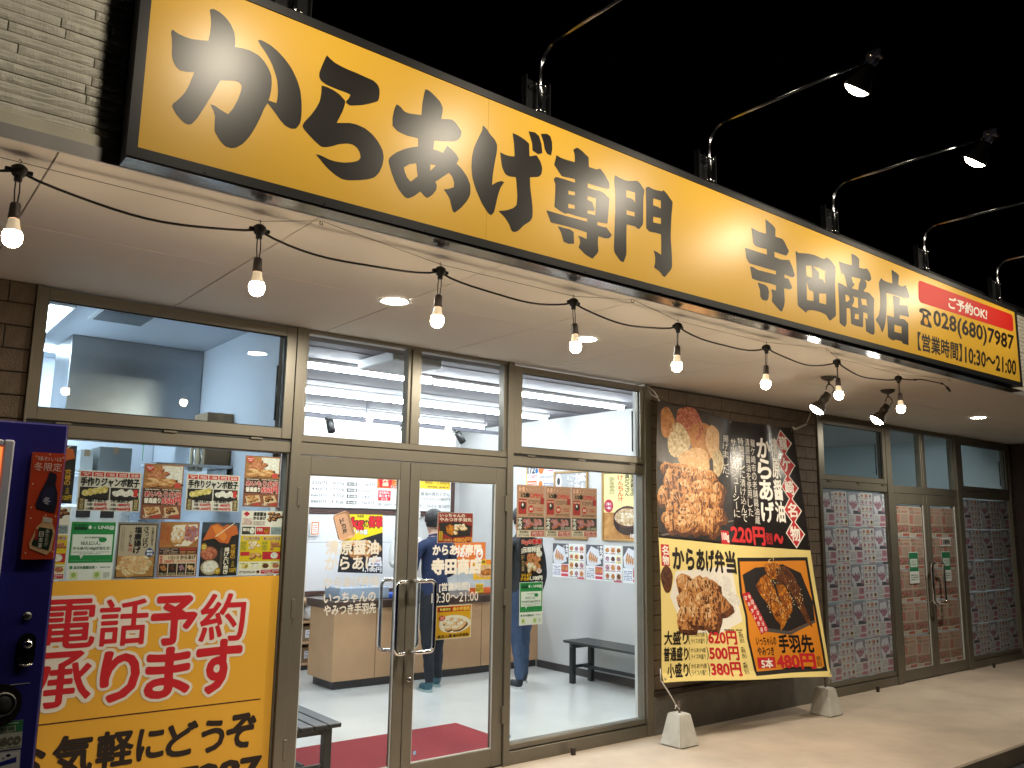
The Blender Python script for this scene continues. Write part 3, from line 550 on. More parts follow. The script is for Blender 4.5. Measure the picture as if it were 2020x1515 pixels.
tl = thing('hanging_tools', 'metal tongs and ladle hanging on a pale card in the kitchen', 'utensils', (1.76, 5.49, 1.95))
h = MB(); h.bev(1.715, 1.80, 5.49, 5.50, 1.90, 2.10, .001); h.obj('card', M('pale_card', (.6, .6, .5), .6), tl)
h = MB(); h.tube([(1.745, 5.48, 2.07), (1.735, 5.478, 1.98), (1.75, 5.476, 1.92)], .006); h.tube([(1.775, 5.48, 2.07), (1.785, 5.478, 1.98), (1.77, 5.476, 1.92)], .006); h.lathe([(.001, 0), (.018, .004), (.018, .02)], (1.76, 5.475, 1.93), (0, 1, 0), 12); h.obj('tongs', STEEL, tl)
fr = thing('refrigerator', 'tall stainless kitchen refrigerator seen between the window posters', 'refrigerator', (1.45, 6.9, 0))
h = MB(); h.bev(1.05, 1.80, 6.85, 7.28, .05, 1.93, .006); h.obj('cabinet', M('fridge_white', (.62, .68, .74), .35), fr)
h = MB(); h.bev(1.055, 1.42, 6.83, 6.849, .10, 1.9, .004); h.obj('door', MC['fridge_white'], fr)
h = MB(); h.bev(1.43, 1.795, 6.83, 6.849, .10, 1.9, .004); h.obj('door', MC['fridge_white'], fr)
h = MB(); h.tube([(1.405, 6.80, .9), (1.405, 6.80, 1.3)], .009); h.obj('handle', CHROME, fr)
carton(1.36, 1.45, 6.9, 7.2, 1.94, 2.10, 'small pale box on the refrigerator', M('pale_box', (.5, .52, .5), .6))
carton(1.49, 1.72, 6.9, 7.2, 1.94, 2.13, 'grey storage box on the refrigerator, right of a smaller pale one', M('grey_box', (.22, .23, .22), .6))
wt = thing('worktop', 'stainless kitchen worktop with a small appliance, low behind the window posters', 'worktop', (1.2, 6.0, 0))
h = MB(); h.bev(.66, 1.98, 5.75, 6.4, .84, .87, .003); h.obj('top', STEEL, wt)
h = MB()
for a, b in ((.7, 5.8), (1.93, 5.8), (.7, 6.35), (1.93, 6.35)): h.bev(a-.02, a+.02, b-.02, b+.02, .006, .84, .003)
h.obj('leg', STEEL, wt)
ap = thing('kitchen_appliance', 'white tabletop appliance with dark display on the kitchen worktop', 'appliance', (1.28, 6.0, .87))
h = MB(); h.bev(1.10, 1.48, 5.85, 6.2, .871, 1.68, .015); h.obj('body', M('appliance_white', (.7, .74, .78), .35), ap)
h = MB(); h.bev(1.16, 1.24, 5.843, 5.852, 1.60, 1.65, .002); h.bev(1.30, 1.38, 5.843, 5.852, 1.60, 1.65, .002); h.obj('display', BLKPL, ap)
kc = thing('wall_clock', 'round dark wall clock at the left of the kitchen window', 'clock', (1.05, 7.28, 2.25))
h = MB(); h.lathe([(.001, .0), (.07, 0), (.075, .012), (.075, .03)], (1.02, 7.27, 2.12), (0, 1, 0), 24); h.obj('case', BLKPL, kc)

# counter ----------------------------------------------------------------------------
ct = thing('service_counter', 'L shaped beige wood service counter with dark top and black base', 'counter', (5, 7.8, 0))
DK = M('counter_dark_top', (.06, .032, .022), .35)
h = MB(); h.bev(3.86, 6.425, 7.62, 8.15, .085, .755, .003); c0 = h.obj('front_panel', WOODC, ct)
for x in (4.32, 4.62, 5.62): box('panel_joint', x, x+.006, 7.6185, 7.6215, .088, .75, M('joint_brown', (.16, .085, .04), .6), c0)
h = MB(); h.bev(3.83, 6.427, 7.58, 8.20, .757, .835, .004); h.obj('counter_top', DK, ct)
h = MB(); h.bev(3.90, 6.428, 7.66, 8.1, .007, .084, .003); h.obj('kickboard', MC['dark_skirting'], ct)
h = MB(); h.bev(5.55, 6.10, 7.72, 7.76, .836, .90, .003); h.obj('edge_rail', M('orange_acrylic', (.75, .13, .02), .35), ct)
bx = thing('serving_box', 'pale blue grey display warmer standing on the counter left end', 'warmer', (4.2, 7.75, .836))
h = MB(); h.bev(3.93, 4.48, 7.66, 8.0, .837, .955, .008); h.obj('body', M('pale_blue_plastic', (.34, .42, .52), .45), bx)
h = MB(); h.bev(4.50, 4.72, 7.68, 7.9, .837, .88, .006); h.obj('tray', M('blue_tray', (.03, .12, .6), .4), bx)
# white backboard behind the counter with a dark rail
h = thing('back_panel', 'white wall panel behind the counter under a dark brown rail', 'panel', (4.8, 9.2, 0))
k = MB(); k.bev(2.04, 5.50, 9.235, 9.2695, .8, 1.68, .003); k.obj('board', M('white_board', (.80, .82, .86), .5), h)
k = MB(); k.bev(2.04, 6.30, 9.22, 9.2695, 1.685, 1.745, .003); k.obj('rail', M('rail_brown', (.07, .035, .03), .5), h)
k = MB(); k.bev(2.04, 5.50, 9.232, 9.2345, 1.352, 1.358, .0005); k.obj('seam', M('grey_seam', (.4, .42, .45), .6), h)
k = MB(); k.bev(2.04, 5.50, 9.20, 9.2695, .76, .80, .003); k.obj('lower_rail', MC['rail_brown'], h)
# shelves at the left behind the counter
sh = thing('storage_shelf', 'open wooden storage shelves with boxes left of the counter', 'shelf', (3.6, 8.9, 0))
h = MB()
for x in (3.30, 4.05, 4.62): h.bev(x, x+.03, 8.80, 9.2, .01, .72, .002)
h.obj('upright', WOODC, sh)
for z in (.06, .28, .50, .72):
    h = MB(); h.bev(3.30, 4.65, 8.79, 9.2, z, z+.022, .002); h.obj('shelf_board', WOODC, sh)
h = MB(); h.bev(3.30, 4.65, 8.83, 9.2, .007, .058, .002); h.obj('kickboard', MC['dark_skirting'], sh)
q = 0
for (x0, x1, z, hh, nm) in ((3.85, 4.04, .303, .15, 'middle'), (3.84, 4.04, .083, .15, 'bottom'), (4.10, 4.32, .083, .16, 'bottom'), (4.10, 4.33, .303, .16, 'middle'), (4.36, 4.60, .083, .15, 'bottom'), (4.36, 4.6, .303, .14, 'middle')):
    q += 1; bay = 'left' if x0 < 4.05 else 'right'; sd = ', nearer the counter' if x0 > 4.35 else ''
    carton(x0, x1, 8.84, 9.12, z, z+hh, f'cardboard carton with blue print on {nm} shelf, {bay} bay{sd}', None, 'cartons on the storage shelves', False, q)
bg = thing('plastic_bags', 'bundle of white plastic bags on the top shelf', 'bags', (4.15, 8.9, .5))
h = MB(); h.lathe([(.05, 0), (.09, .03), (.08, .08), (.095, .12), (.06, .16), (.03, .19), (.001, .2)], (4.2, 8.93, .523), (0, 0, 1), 11); h.lathe([(.06, 0), (.08, .05), (.06, .1), (.001, .13)], (4.4, 8.93, .523), (0, 0, 1), 9); h.obj('bag', M('white_plastic', (.8, .82, .84), .4), bg)

# menu boards and posters inside ---------------------------------------------------------
mb1 = sheet('menu_board', rectF(9.20, 3.95, 5.72, 1.76, 2.42), M('menu_paper', (.85, .85, .84), .5), 'wide white menu board above the counter listing prices, behind left door', 'menu board', 'menu boards above the counter', .012)
p = Print(rectF(9.20, 3.95, 5.72, 1.76, 2.42), .0006)
rows = [('220円', '625g', '1,100円'), ('440円', '750g', '1,320円'), ('660円', '875g', '1,540円'), ('880円', '1kg', '1,760円')]
for i, (a, b, c) in enumerate(rows):
    v = 54+i*11
    p.T('#3a3634', a, 19, v, 30, v+6, .004); p.T('#3a3634', b, 34.5, v, 43, v+6, .004); p.R('#1c1a1a', 45, v, 52.5, v+6.4, 2); p.T('#f4f0ea', '約'+['25', '30', '35', '40'][i]+'個', 45.8, v+.8, 51.8, v+5.6, .02); p.T('#26221f', c, 53.5, v, 66, v+6.2, .01)
for i in range(3): p.T('#3a3634', ['110円', '220円', '330円'][i], 19, 14+i*11, 30, 20+i*11, .004); p.T('#3a3634', ['150g', '250g', '500g'][i], 34.5, 14+i*11, 43, 20+i*11, .004); p.T('#26221f', ['280円', '440円', '880円'][i], 53.5, 14+i*11, 66, 20+i*11, .01)
p.T('#b0141c', '清原醤油からあげ', 19, 2, 60, 10, .02)
p.R('#e8702a', 68, 40, 96, 62, 1); p.P('#d3141e', [(69, 42), (80, 42), (79, 60), (70, 60)], 2); p.V('#f8e8c0', '丼盛', 72, 43, 77, 58, .03); p.F_('fry', 80, 43, 95, 58, 7, 4); p.T('#20160f', 'もも480円', 79, 56, 95, 62, .02, '#ffffff', .06)
p.R('#c8202c', 69, 66, 79, 85, 2)
for i, s_ in enumerate(('からあげに', '良く合う', 'ソース')): p.T('#ffffff', s_, 70+(i == 2)*1.5, 67.5+i*6, 78-(i == 2)*1.5, 72.5+i*6, .025)
p.T('#26221f', '各100円', 69, 89, 80, 95, .01)
p.E('#f2efe0', 86, 75, 4.3, 8, 2); p.E('#f6f2cc', 86, 75, 3.2, 5.6, 2.5); p.E('#d8d4cc', 95, 76, 3.8, 8.5, 2); p.E('fryd', 95, 76, 2.9, 5.6, 2.5)
p.L('#6a6560', 82, 90, 90, 95, 2, 3, 4); p.L('#6a6560', 92, 90, 99, 95, 2, 3, 5)
p.obj('print', mb1)
mb2 = sheet('menu_board', rectF(9.20, 5.745, 6.25, 1.745, 2.42), MC['menu_paper'], 'narrow white menu board with soup prices, right end above the counter', 'menu board', 'menu boards above the counter', .012)
p = Print(rectF(9.20, 5.745, 6.25, 1.745, 2.42), .0006)
p.R('#f5d23a', 4, 40, 97, 58, 1); p.T('#5a2a10', '無限　1,400円', 20, 43, 92, 49, .01); p.L('#8a5a20', 20, 52, 90, 56, 1, 3, 2)
p.T('#26221f', '醤油の具だくさん', 8, 64, 96, 71, .01); p.T('#26221f', 'けんちん汁', 8, 74, 50, 80, .01); p.T('#26221f', '180円', 66, 74, 96, 80, .01); p.R('#26221f', 53, 76.6, 63, 77.2, 2)
p.T('#26221f', 'カップみそ汁', 6, 87, 56, 94, .01); p.T('#26221f', '各150円', 62, 87, 96, 94, .01); p.obj('print', mb2)
bmf = MB(); bmf.bev(6.255, 6.30, 9.18, 9.26, 1.70, 2.6, .003); bmf.bev(3.93, 3.95, 9.19, 9.26, 1.75, 2.43, .002); struct(bmf.obj('menu_frame_post', M('rail_brown', (.07, .035, .03), .5)))
# '1kg' poster and tray leaning in front of the white board
F = planar(8.02, (4.14, 1.675), (4.575, 1.675), (4.60, 1.06), (4.075, 1.085))
o = sheet('promotion_poster', F, M('poster_black', (.02, .02, .025), .4), 'black and yellow poster with red 1kg lettering standing on the counter', 'poster')
p = Print(F); p.P('#f5d818', [(10, 0), (100, 0), (100, 30), (55, 40), (0, 58), (0, 38)], 1)
p.T('#d81c2c', '1kg', 5, 6, 48, 27, .04, '#111111', .09); p.T('#111111', 'の', 50, 10, 62, 22, .03); p.T('#d81c2c', '衝撃', 62, 3, 99, 22, .03, '#111111', .08)
p.R('#f5d818', 28, 0, 50, 6, 2); p.T('#111111', '特盛盛', 30, .8, 48, 5.4, .02, lv=5); p.T('#ffffff', '元祖ドカ盛', 8, 26, 60, 34, .03, '#1c3a8c', .07)
p.F_('fry', 14, 40, 86, 78, 9, 3); p.F_('fryl', 60, 44, 98, 72, 5, 8)
p.P('#f4f4f4', [(68, 74), (96, 72), (99, 88), (66, 88)], 4); p.T('#c0202c', 'からあげ', 70, 76, 95, 81, .02, lv=5); p.T('#2a3a8c', '600g', 72, 82, 93, 87, .02, lv=5); p.T('#ffffff', '1,100円', 55, 90, 97, 98, .03); p.obj('print', o)
F = planar(7.98, (3.965, 1.66), (4.13, 1.715), (4.225, 1.45), (4.05, 1.40))
tr_ = thing('bento_tray_sign', 'orange brown rounded tray sign with brush lettering tilted above the counter', 'sign', F(50, 50, 0))
mbx = MB()
def rr_pts(r0, r1=0):
    o = []
    for cx, cy, a0 in ((100-r0-r1, r0*.6+r1*.6, -90), (100-r0-r1, 100-r0*.6-r1*.6, 0), (r0+r1, 100-r0*.6-r1*.6, 90), (r0+r1, r0*.6+r1*.6, 180)):
        for k in range(6): a = math.radians(a0+k*18); o.append((cx+r0*math.cos(a), cy+r0*.6*math.sin(a)))
    return o
A_, C_ = rr_pts(22), rr_pts(16, 9)
ring = [F(u, v, .03) for u, v in A_]; inn = [F(u, v, .004) for u, v in C_]; back = [F(u, v, 0) for u, v in A_]; N = len(ring)
mbx.add(ring+inn+back, [(i, (i+1) % N, N+(i+1) % N, N+i) for i in range(N)]+[tuple(range(N, 2*N))]+[(2*N+i, 2*N+(i+1) % N, (i+1) % N, i) for i in range(N)])
mbx.obj('tray', M('tray_orange', (.70, .36, .18), .5, nz=(30, .12)), tr_)
p = Print(lambda u, v, d: F(u, v, d+.005)); p.V('#1c1210', 'ドカ弁', 36, 22, 64, 80, .03); p.obj('lettering', tr_)
# posters & orange signs at the counter right
F = rectF(8.05, 5.43, 5.98, 1.10, 1.385); o = sheet('orange_sign', F, M('orange_print', (.80, .20, .03), .4), 'orange sign board with white mark standing on the counter right of the man in navy', 'sign')
p = Print(F); p.T('#ffffff', 'からあげ', 6, 20, 60, 60, .03); p.E('#ffffff', 84, 45, 9, 26, 2); p.E('#e8702a', 84, 50, 5, 12, 3); p.obj('print', o)
F = rectF(7.80, 5.63, 5.98, .98, 1.20); o = sheet('counter_card', F, M('yellow_card', (.80, .66, .14), .5), 'yellow card with fried wing photo propped on the counter edge', 'card')
p = Print(F); p.R('#f0b81c', 0, 0, 100, 100, 1); p.R('#e87818', 50, 3, 98, 22, 2); p.T('#1c1210', '数量限定', 6, 5, 46, 18, .03); p.E('fryl', 50, 58, 42, 32, 2, 20, .1); p.E('wing', 54, 64, 26, 18, 3, 20, .12); p.obj('print', o)
F = rectF(7.72, 5.60, 5.72, .84, .95); o = sheet('counter_card', F, M('paper', (.74, .72, .68)), 'small yellow price card on the counter by the orange rail', 'card'); p = Print(F); p.R('#f4c83a', 5, 5, 95, 95, 1); p.L('#7a4a10', 12, 20, 88, 80, 3); p.obj('print', o)
F = rectF(9.2, 4.30, 4.42, 1.43, 1.60); o = sheet('wall_notice', F, MC['paper'], 'small white notice with orange square on the white back panel, far left', 'notice'); p = Print(F); p.R('#e07838', 12, 8, 88, 92, 1); p.R('#f8f4ec', 22, 16, 78, 84, 2); p.L('#c0502c', 28, 24, 72, 76, 4); p.obj('print', o)
# picture frames on the back wall
for x0, x1, z0, z1, lb_ in ((6.0, 6.16, 1.38, 1.76, 'brown framed notice on the back wall beside the menu'), (6.21, 6.39, 1.36, 1.72, 'grey framed certificate on the back wall at the right corner')):
    fr_ = thing('picture_frame', lb_, 'picture frame', ((x0+x1)/2, 9.25, z0))
    h = MB(); frame_mb(h, x0, x1, z0, z1, .018, .018, .018, .018, 9.235, 9.268); h.obj('frame', DK if x0 < 6.1 else M('grey_frame', (.3, .33, .36), .5), fr_)
    h = MB(); h.box(x0+.016, x1-.016, 9.25, 9.255, z0+.016, z1-.016); h.obj('sheet', MC['menu_paper'], fr_)
    p = Print(rectF(9.2495, x0, x1, z0, z1)); p.L('#7a8a9a', 20, 15, 80, 85, 9, 1, 3); p.obj('print', fr_)
# right wall: framed soup poster, framed black brush poster, campaign sheet, flyers
def wall_frame(y0, y1, z0, z1, m, label, w=.022, cat='picture frame'):
    t_ = thing('picture_frame', label, cat, (6.42, (y0+y1)/2, z0)); a, b = min(y0, y1), max(y0, y1)
    h = MB(); h.bev(6.405, 6.4285, a, a+w, z0, z1, .002); h.bev(6.405, 6.4285, b-w, b, z0, z1, .002); h.bev(6.406, 6.428, a+w, b-w, z0, z0+w, .002); h.bev(6.406, 6.428, a+w, b-w, z1-w, z1, .002)
    h.obj('frame', m, t_); return t_
GOLD = M('frame_oak', (.42, .25, .09), .45)
t_ = wall_frame(6.56, 5.95, 1.44, 2.17, GOLD, 'oak framed yellow poster of a soup bowl on the right interior wall')
h = MB(); h.box(6.418, 6.424, 5.96, 6.55, 1.45, 2.16); h.obj('sheet', M('soup_yellow', '#f2e6a0', .5), t_)
p = Print(wallF(6.4175, 6.54, 5.97, 1.46, 2.15), .0005)
p.V('#3a2416', '清原醤油の', 70, 3, 84, 36, .02); p.V('#3a2416', '具だくさん', 56, 3, 68, 36, .02); p.V('#e0502c', 'けんちん汁', 38, 3, 52, 44, .02)
p.L('#6a5a3a', 16, 6, 30, 32, 12, 3, 4); p.R('wood', 0, 60, 100, 100, 1); p.E('#2a1410', 62, 72, 36, 22, 2); p.E('#4a1c18', 62, 67, 36, 16, 2.5); p.E('soup', 62, 67, 32, 13, 3, 24, .03); p.F_('shio', 40, 58, 84, 76, 7, 5, 'soup', 'rice', lv=3.5)
p.E('#b01c3c', 14, 50, 12, 10, 3); p.T('#ffffff', 'ご飯と', 7, 45, 21, 49, .02, lv=4.5); p.T('#ffffff', '一緒に', 7, 51, 21, 55, .02, lv=4.5); p.T('#ffffff', '180円', 70, 91, 98, 98, .03, lv=5); p.obj('print', t_)
t_ = wall_frame(7.345, 6.785, 1.445, 2.20, GOLD, 'oak framed monochrome brush lettering poster on the right wall behind campaign flyers')
h = MB(); h.box(6.418, 6.424, 6.80, 7.33, 1.46, 2.19); h.obj('sheet', M('cool_grey_print', (.42, .43, .45), .5), t_)
p = Print(wallF(6.4175, 7.33, 6.80, 1.46, 2.19), .0005); p.E('#e8e8e8', 12, 14, 10, 12, 2); p.E('#2a2a2c', 12, 14, 5, 6, 3); p.R('#dcdcdc', 40, 4, 60, 22, 2); p.L('#55575c', 40, 4, 60, 22, 9, 3, 3); p.T('#ffffff', '広', 80, 3, 96, 14, .06); p.T('#ffffff', '力', 64, 4, 78, 16, .06); p.T('#ffffff', 'なん', 64, 18, 96, 30, .05); p.E('#f2f2f2', 40, 40, 40, 16, 2, 20, .1); p.R('#e0e0e2', 4, 50, 96, 96, 2); p.obj('print', t_)
F = wallF(6.428, 7.87, 7.35, 1.98, 2.32); o = sheet('campaign_sheet', F, MC['paper'], 'white campaign sheet reading 1/2 START pinned high on the right wall', 'notice')
p = Print(F); p.R('#f5c23a', 0, 0, 3, 100, 1); p.T('#1a2a4a', '1/2', 6, 14, 32, 36, .03); p.E('#2a6aa8', 38, 28, 5, 9, 2); p.T('#e0506a', 'START', 6, 42, 40, 54, .01); p.R('#e8602c', 5, 62, 38, 92, 1); p.L('#ffffff', 7, 66, 36, 88, 3); p.E('#e8702c', 54, 24, 9, 16, 2); p.L('#e0508c', 66, 18, 96, 34, 2, 3, 5); p.L('#7a8aa0', 50, 46, 96, 54, 2, 3, 7); p.E('#e87830', 52, 76, 7, 13, 2); p.L('#3a5a9a', 62, 70, 96, 82, 2, 3, 8); p.obj('print', o)
def menu_sheet_print(p, kind, seed=1):
    if kind == 'sausage':
        p.R('#56585e', 0, 0, 100, 60, 1); p.P('#dfe3ea', [(2, 30), (30, 4), (74, 14), (90, 52), (40, 62), (6, 58)], 2)
        for k in range(5): p.P('fry', [(14+k*11, 38+k*2), (24+k*10, 18+k*4), (30+k*10, 20+k*4), (22+k*11, 52)], 3+k*.03)
        p.V('#ffffff', 'やみつき', 82, 2, 98, 40, .05); p.L('#d8dae0', 66, 4, 78, 34, 9, 3, seed); p.R('#f2f2f4', 0, 60, 100, 100, 1); p.R('#c84a5a', 55, 62, 98, 84, 2); p.E('fry', 66, 72, 9, 8, 3); p.E('fry', 86, 72, 8, 8, 3); p.L('#4a6a9a', 4, 66, 50, 94, 6, 3, seed+2); p.R('#d04858', 55, 88, 98, 96, 2)
    else:
        p.R('#f0f0ee', 0, 0, 100, 100, 1)
        for r in range(4):
            for c in range(3):
                q_ = random.Random(seed*50+r*7+c); col = q_.choice(('fry', 'meat', 'fryd', 'wing', 'saus'))
                p.R(q_.choice(('#f4e8a8', '#f2f2f0', '#f0d8d0', '#e8f0e0')), 3+c*32, 4+r*24, 33+c*32, 26+r*24, 2); p.E(col, 18+c*32, 13+r*24, 11, 7, 3, 14, .1); p.L('#5a6a8a', 5+c*32, 20+r*24, 31+c*32, 25+r*24, 1, 4, r*3+c)
        p.R('#d04858', 55, 96, 98, 100, 3)
for i, (y0, y1, kind) in enumerate(((7.37, 7.105, 'sausage'), (7.10, 6.845, 'grid'), (6.82, 6.56, 'sausage'), (6.54, 6.28, 'grid'), (6.265, 6.01, 'sausage'))):
    F = wallF(6.428, y0, y1, 1.02, 1.392)
    o = sheet('wall_flyer', F, MC['paper'], f"{['first', 'second', 'third', 'fourth', 'fifth'][i]} flyer from far end above the right bench, {'food sticks photo' if kind == 'sausage' else 'grid of dishes'}", 'flyer', 'flyers in a row on the right interior wall')
    p = Print(F); menu_sheet_print(p, kind, i+1); p.obj('print', o)
# track lights, air conditioner on the ceiling, beam
rail = thing('spotlight_rail', 'long dark rail hung across the shop carrying the track spotlights', 'rail', (4.2, 7.6, 2.6)); box('rail_bar', 2.04, 5.9, 7.585, 7.615, 2.60, 2.635, M('rail_dark', (.03, .03, .045), .5), rail)
for x in (2.6, 4.1, 5.6): box('hanger', x-.006, x+.006, 7.594, 7.606, 2.636, 2.819, MC['rail_dark'], rail)
bm_ = box('kitchen_front_panel', 2.04, 6.2, 9.05, 9.26, 2.45, 2.819, M('white_bulkhead', (.74, .74, .72), .7)); struct(bm_)
ac = thing('air_conditioner', 'pale grey ceiling mounted unit above the left door', 'air conditioner', (3.2, 5.5, 2.8))
h = MB(); h.bev(2.98, 3.40, 5.16, 5.70, 2.74, 2.8195, .01); h.obj('casing', M('ac_grey', (.50, .53, .55), .5), ac)
for x, a in ((3.68, 0), (4.53, .5), (5.21, .5)):
    t_ = thing('track_spotlight', f"black track spotlight under the ceiling rail, {'leftmost' if x < 4 else ('middle' if x < 5 else 'rightmost')} of three", 'spotlight', (x, 7.58, 2.6), 'track spotlights under the ceiling rail')
    h = MB(); h.bev(x-.03, x+.03, 7.565, 7.618, 2.58, 2.61, .004); h.tube([(x, 7.59, 2.58), (x, 7.56, 2.55)], .008); h.obj('mount', BLKPL, t_)
    d = Vector((math.sin(a)*.8, -.5, -1)).normalized(); c = Vector((x, 7.56, 2.56)); h = MB(); h.lathe([(.001, -.0), (.035, 0), (.038, .01), (.038, .13), (.034, .13), (.03, .11), (.001, .11)], c-d*.02, d, 18); h.obj('lamp_head', BLKPL, t_)
# benches, mat
def bench(cx, cy, ang, lx, ly, label):
    t_ = thing('bench', label, 'bench', (cx, cy, .006), 'black slatted benches in the shop'); t_.rotation_euler = (0, 0, ang)
    BK = M('bench_black', (.022, .024, .027), .42)
    n = 4; w = ly/n
    for k in range(n):
        h = MB(); h.bev(-lx/2, lx/2, -ly/2+k*w+.004, -ly/2+(k+1)*w-.004, .395, .42, .004); o = h.obj('seat_slat', BK, None); o.parent = t_; o.location = (0, 0, 0)
    for sx in (-1, 1):
        for sy in (-1, 1):
            h = MB(); h.bev(sx*(lx/2-.10)-.027, sx*(lx/2-.10)+.027, sy*(ly/2-.05)-.025, sy*(ly/2-.05)+.025, 0, .394, .004); h.lathe([(.001, 0), (.008, 0), (.008, .003)], (sx*(lx/2-.10), sy*(ly/2-.024), .365), (0, sy, 0), 8, CHROME)
            o = h.obj('leg', BK, None); o.parent = t_; o.location = (0, 0, 0)
        h = MB(); h.bev(sx*(lx/2-.10)-.012, sx*(lx/2-.10)+.012, -ly/2+.076, ly/2-.076, .345, .39, .003); h.bev(sx*(lx/2-.10)-.012, sx*(lx/2-.10)+.012, -ly/2+.076, ly/2-.076, .15, .18, .003); o = h.obj('cross_bar', BK, None); o.parent = t_; o.location = (0, 0, 0)
    h = MB(); h.bev(-lx/2+.129, lx/2-.129, -.012, .012, .15, .182, .003); o = h.obj('stretcher', BK, None); o.parent = t_; o.location = (0, 0, 0)
bench(6.2, 6.14, math.pi/2, 1.20, .36, 'black slatted bench against the right interior wall')
bench(2.30, 5.25, math.pi/2, 1.05, .36, 'black slatted bench by the red mat, seen through the left door')
for nm in ('seat_slat', 'leg', 'cross_bar', 'stretcher'): pass
mt = MB(); mt.bev(2.25, 4.09, 4.86, 5.86, .0065, .016, .003)
tag(mt.obj('door_mat', M('red_carpet', (.33, .018, .03), .95, nz=(160, .3), bump=(300, .8))), 'dark red carpet mat on the shop floor behind the double door', 'mat')
# vacant shop room: dim
VW = M('vacant_wall', (.70, .78, .80), .8)
struct(box('vacant_back_wall', 7.4, 12.3, 8.2, 8.3, 0, 2.9, VW)); struct(box('vacant_left_wall', 7.40, 7.585, 4.91, 8.2, 0, 2.9, VW)); struct(box('vacant_right_wall', 12.17, 12.19, 4.81, 8.2, 0, 2.9, VW)); struct(box('vacant_ceiling', 7.4, 12.3, 4.81, 8.3, 2.86, 2.92, M('vacant_ceiling_board', (.5, .5, .48), .8)))
vl = thing('vacant_shop_fill', 'added fill light panel, out of view just inside the vacant shop window', 'ceiling light', (9.8, 5.3, 2.86))  # unseen fill light, added to give the upper vacant panes a blue-grey tone
h = MB(); h.bev(8.2, 11.4, 4.91, 5.17, 2.835, 2.8595, .004); h.obj('housing', MC['white_enamel'], vl)
h = MB(); h.box(8.22, 11.38, 4.93, 5.15, 2.829, 2.834); h.obj('diffuser', EM('vacant_fill_glow', (.80, .90, .95), 9.0), vl)
# ================================================================== MAIN SIGN
def zb(x): return 2.76+.0043*(x-.6)
def zt(x): return 3.4973-.00525*(x-.6)
sg = thing('shop_sign', 'long yellow sign with black brush lettering in a black frame above the canopy', 'sign', (4.1, 2.86, 2.76))
X0, X1 = .597, 7.615
def slab(mb, x0, x1, y0, y1, lo, hi, m=None):
    """bar between two slightly sloping edges lo(x), hi(x)"""
    v = [(x, y, f(x)) for f in (lo, hi) for x, y in ((x0, y0), (x1, y0), (x1, y1), (x0, y1))]
    mb.add(v, [(0, 3, 2, 1), (4, 5, 6, 7), (0, 1, 5, 4), (1, 2, 6, 5), (2, 3, 7, 6), (3, 0, 4, 7)], m)
SBLK = M('sign_frame_black', (.022, .023, .025), .38, .3)
h = MB(); slab(h, X0+.002, X1-.002, 2.812, 2.90, lambda x: zb(x)+.002, lambda x: zt(x)-.002); h.obj('sign_box', M('sign_box_dark', (.008, .010, .016), .5), sg)
h = MB()
slab(h, X0, X1, 2.798, 2.822, zb, lambda x: zb(x)+.036); slab(h, X0, X1, 2.798, 2.822, lambda x: zt(x)-.034, zt)
slab(h, X0, X0+.034, 2.7985, 2.822, lambda x: zb(x)+.036, lambda x: zt(x)-.034); slab(h, X1-.034, X1, 2.7985, 2.822, lambda x: zb(x)+.036, lambda x: zt(x)-.034)
h.obj('frame', SBLK, sg)
YEL = M('sign_yellow', (.80, .47, .05), .335, spec=.5, nz=(.8, .03))
xs = [X0+.034, 2.05, 4.06, 6.0, X1-.034]
for a, b in zip(xs, xs[1:]):
    h = MB(); slab(h, a+.0006, b-.0006, 2.8035, 2.811, lambda x: zb(x)+.036, lambda x: zt(x)-.034); h.obj('face_panel', YEL, sg)
h = MB()
for k in range(16):
    x = .85+k*.445; h.lathe([(.001, 0), (.004, 0), (.004, .004)], (x, 2.797, zb(x)+.008), (0, 1, 0), 8)
h.obj('frame_screws', BLACK, sg)
INK = M('sign_black_vinyl', (.012, .010, .009), .335, spec=.5)
def glyph(loops):
    c = bpy.data.curves.new('g', 'CURVE'); c.dimensions = '2D'; c.fill_mode = 'BOTH'
    for L in loops:
        pts = []
        for i in range(len(L)):            # cut each corner a little so the brush strokes stay round
            p0, p, p1 = (Vector(L[i-1]), Vector(L[i]), Vector(L[(i+1) % len(L)]))
            a, b = (p0-p), (p1-p)
            if a.angle(b) > 2.2 and len(L) > 12: pts += [p+a*.24, p+a*.06+b*.06, p+b*.24]
            else: pts += [p+a*.05, p+b*.05]
        s_ = c.splines.new('POLY'); s_.points.add(len(pts)-1); s_.use_cyclic_u = True
        for q, p in zip(s_.points, pts): q.co = (p.x/1000, p.y/1000, 0, 1)
    o = bpy.data.objects.new('g', c); COL.objects.link(o); bpy.context.view_layer.update()
    me = bpy.data.meshes.new_from_object(o.evaluated_get(bpy.context.evaluated_depsgraph_get()))
    r = ([(v.co.x, v.co.y) for v in me.vertices], [tuple(p.vertices) for p in me.polygons])
    bpy.data.objects.remove(o); return r
groups = [[0], [1, 2], [3], [4, 5, 6, 7], [8, 9], [10, 11], [12, 13], [14], [15], [16, 17]]
for gi, g in enumerate(groups):
    h = MB()
    for k in g:
        vs, fs = glyph(GLYPHS[k]); h.add([(x, 2.8028, z) for x, z in vs], fs)
    h.obj('lettering', INK, sg)
ident = lambda u, v, d: (u, 2.8033-d, v)
p = Print(ident)
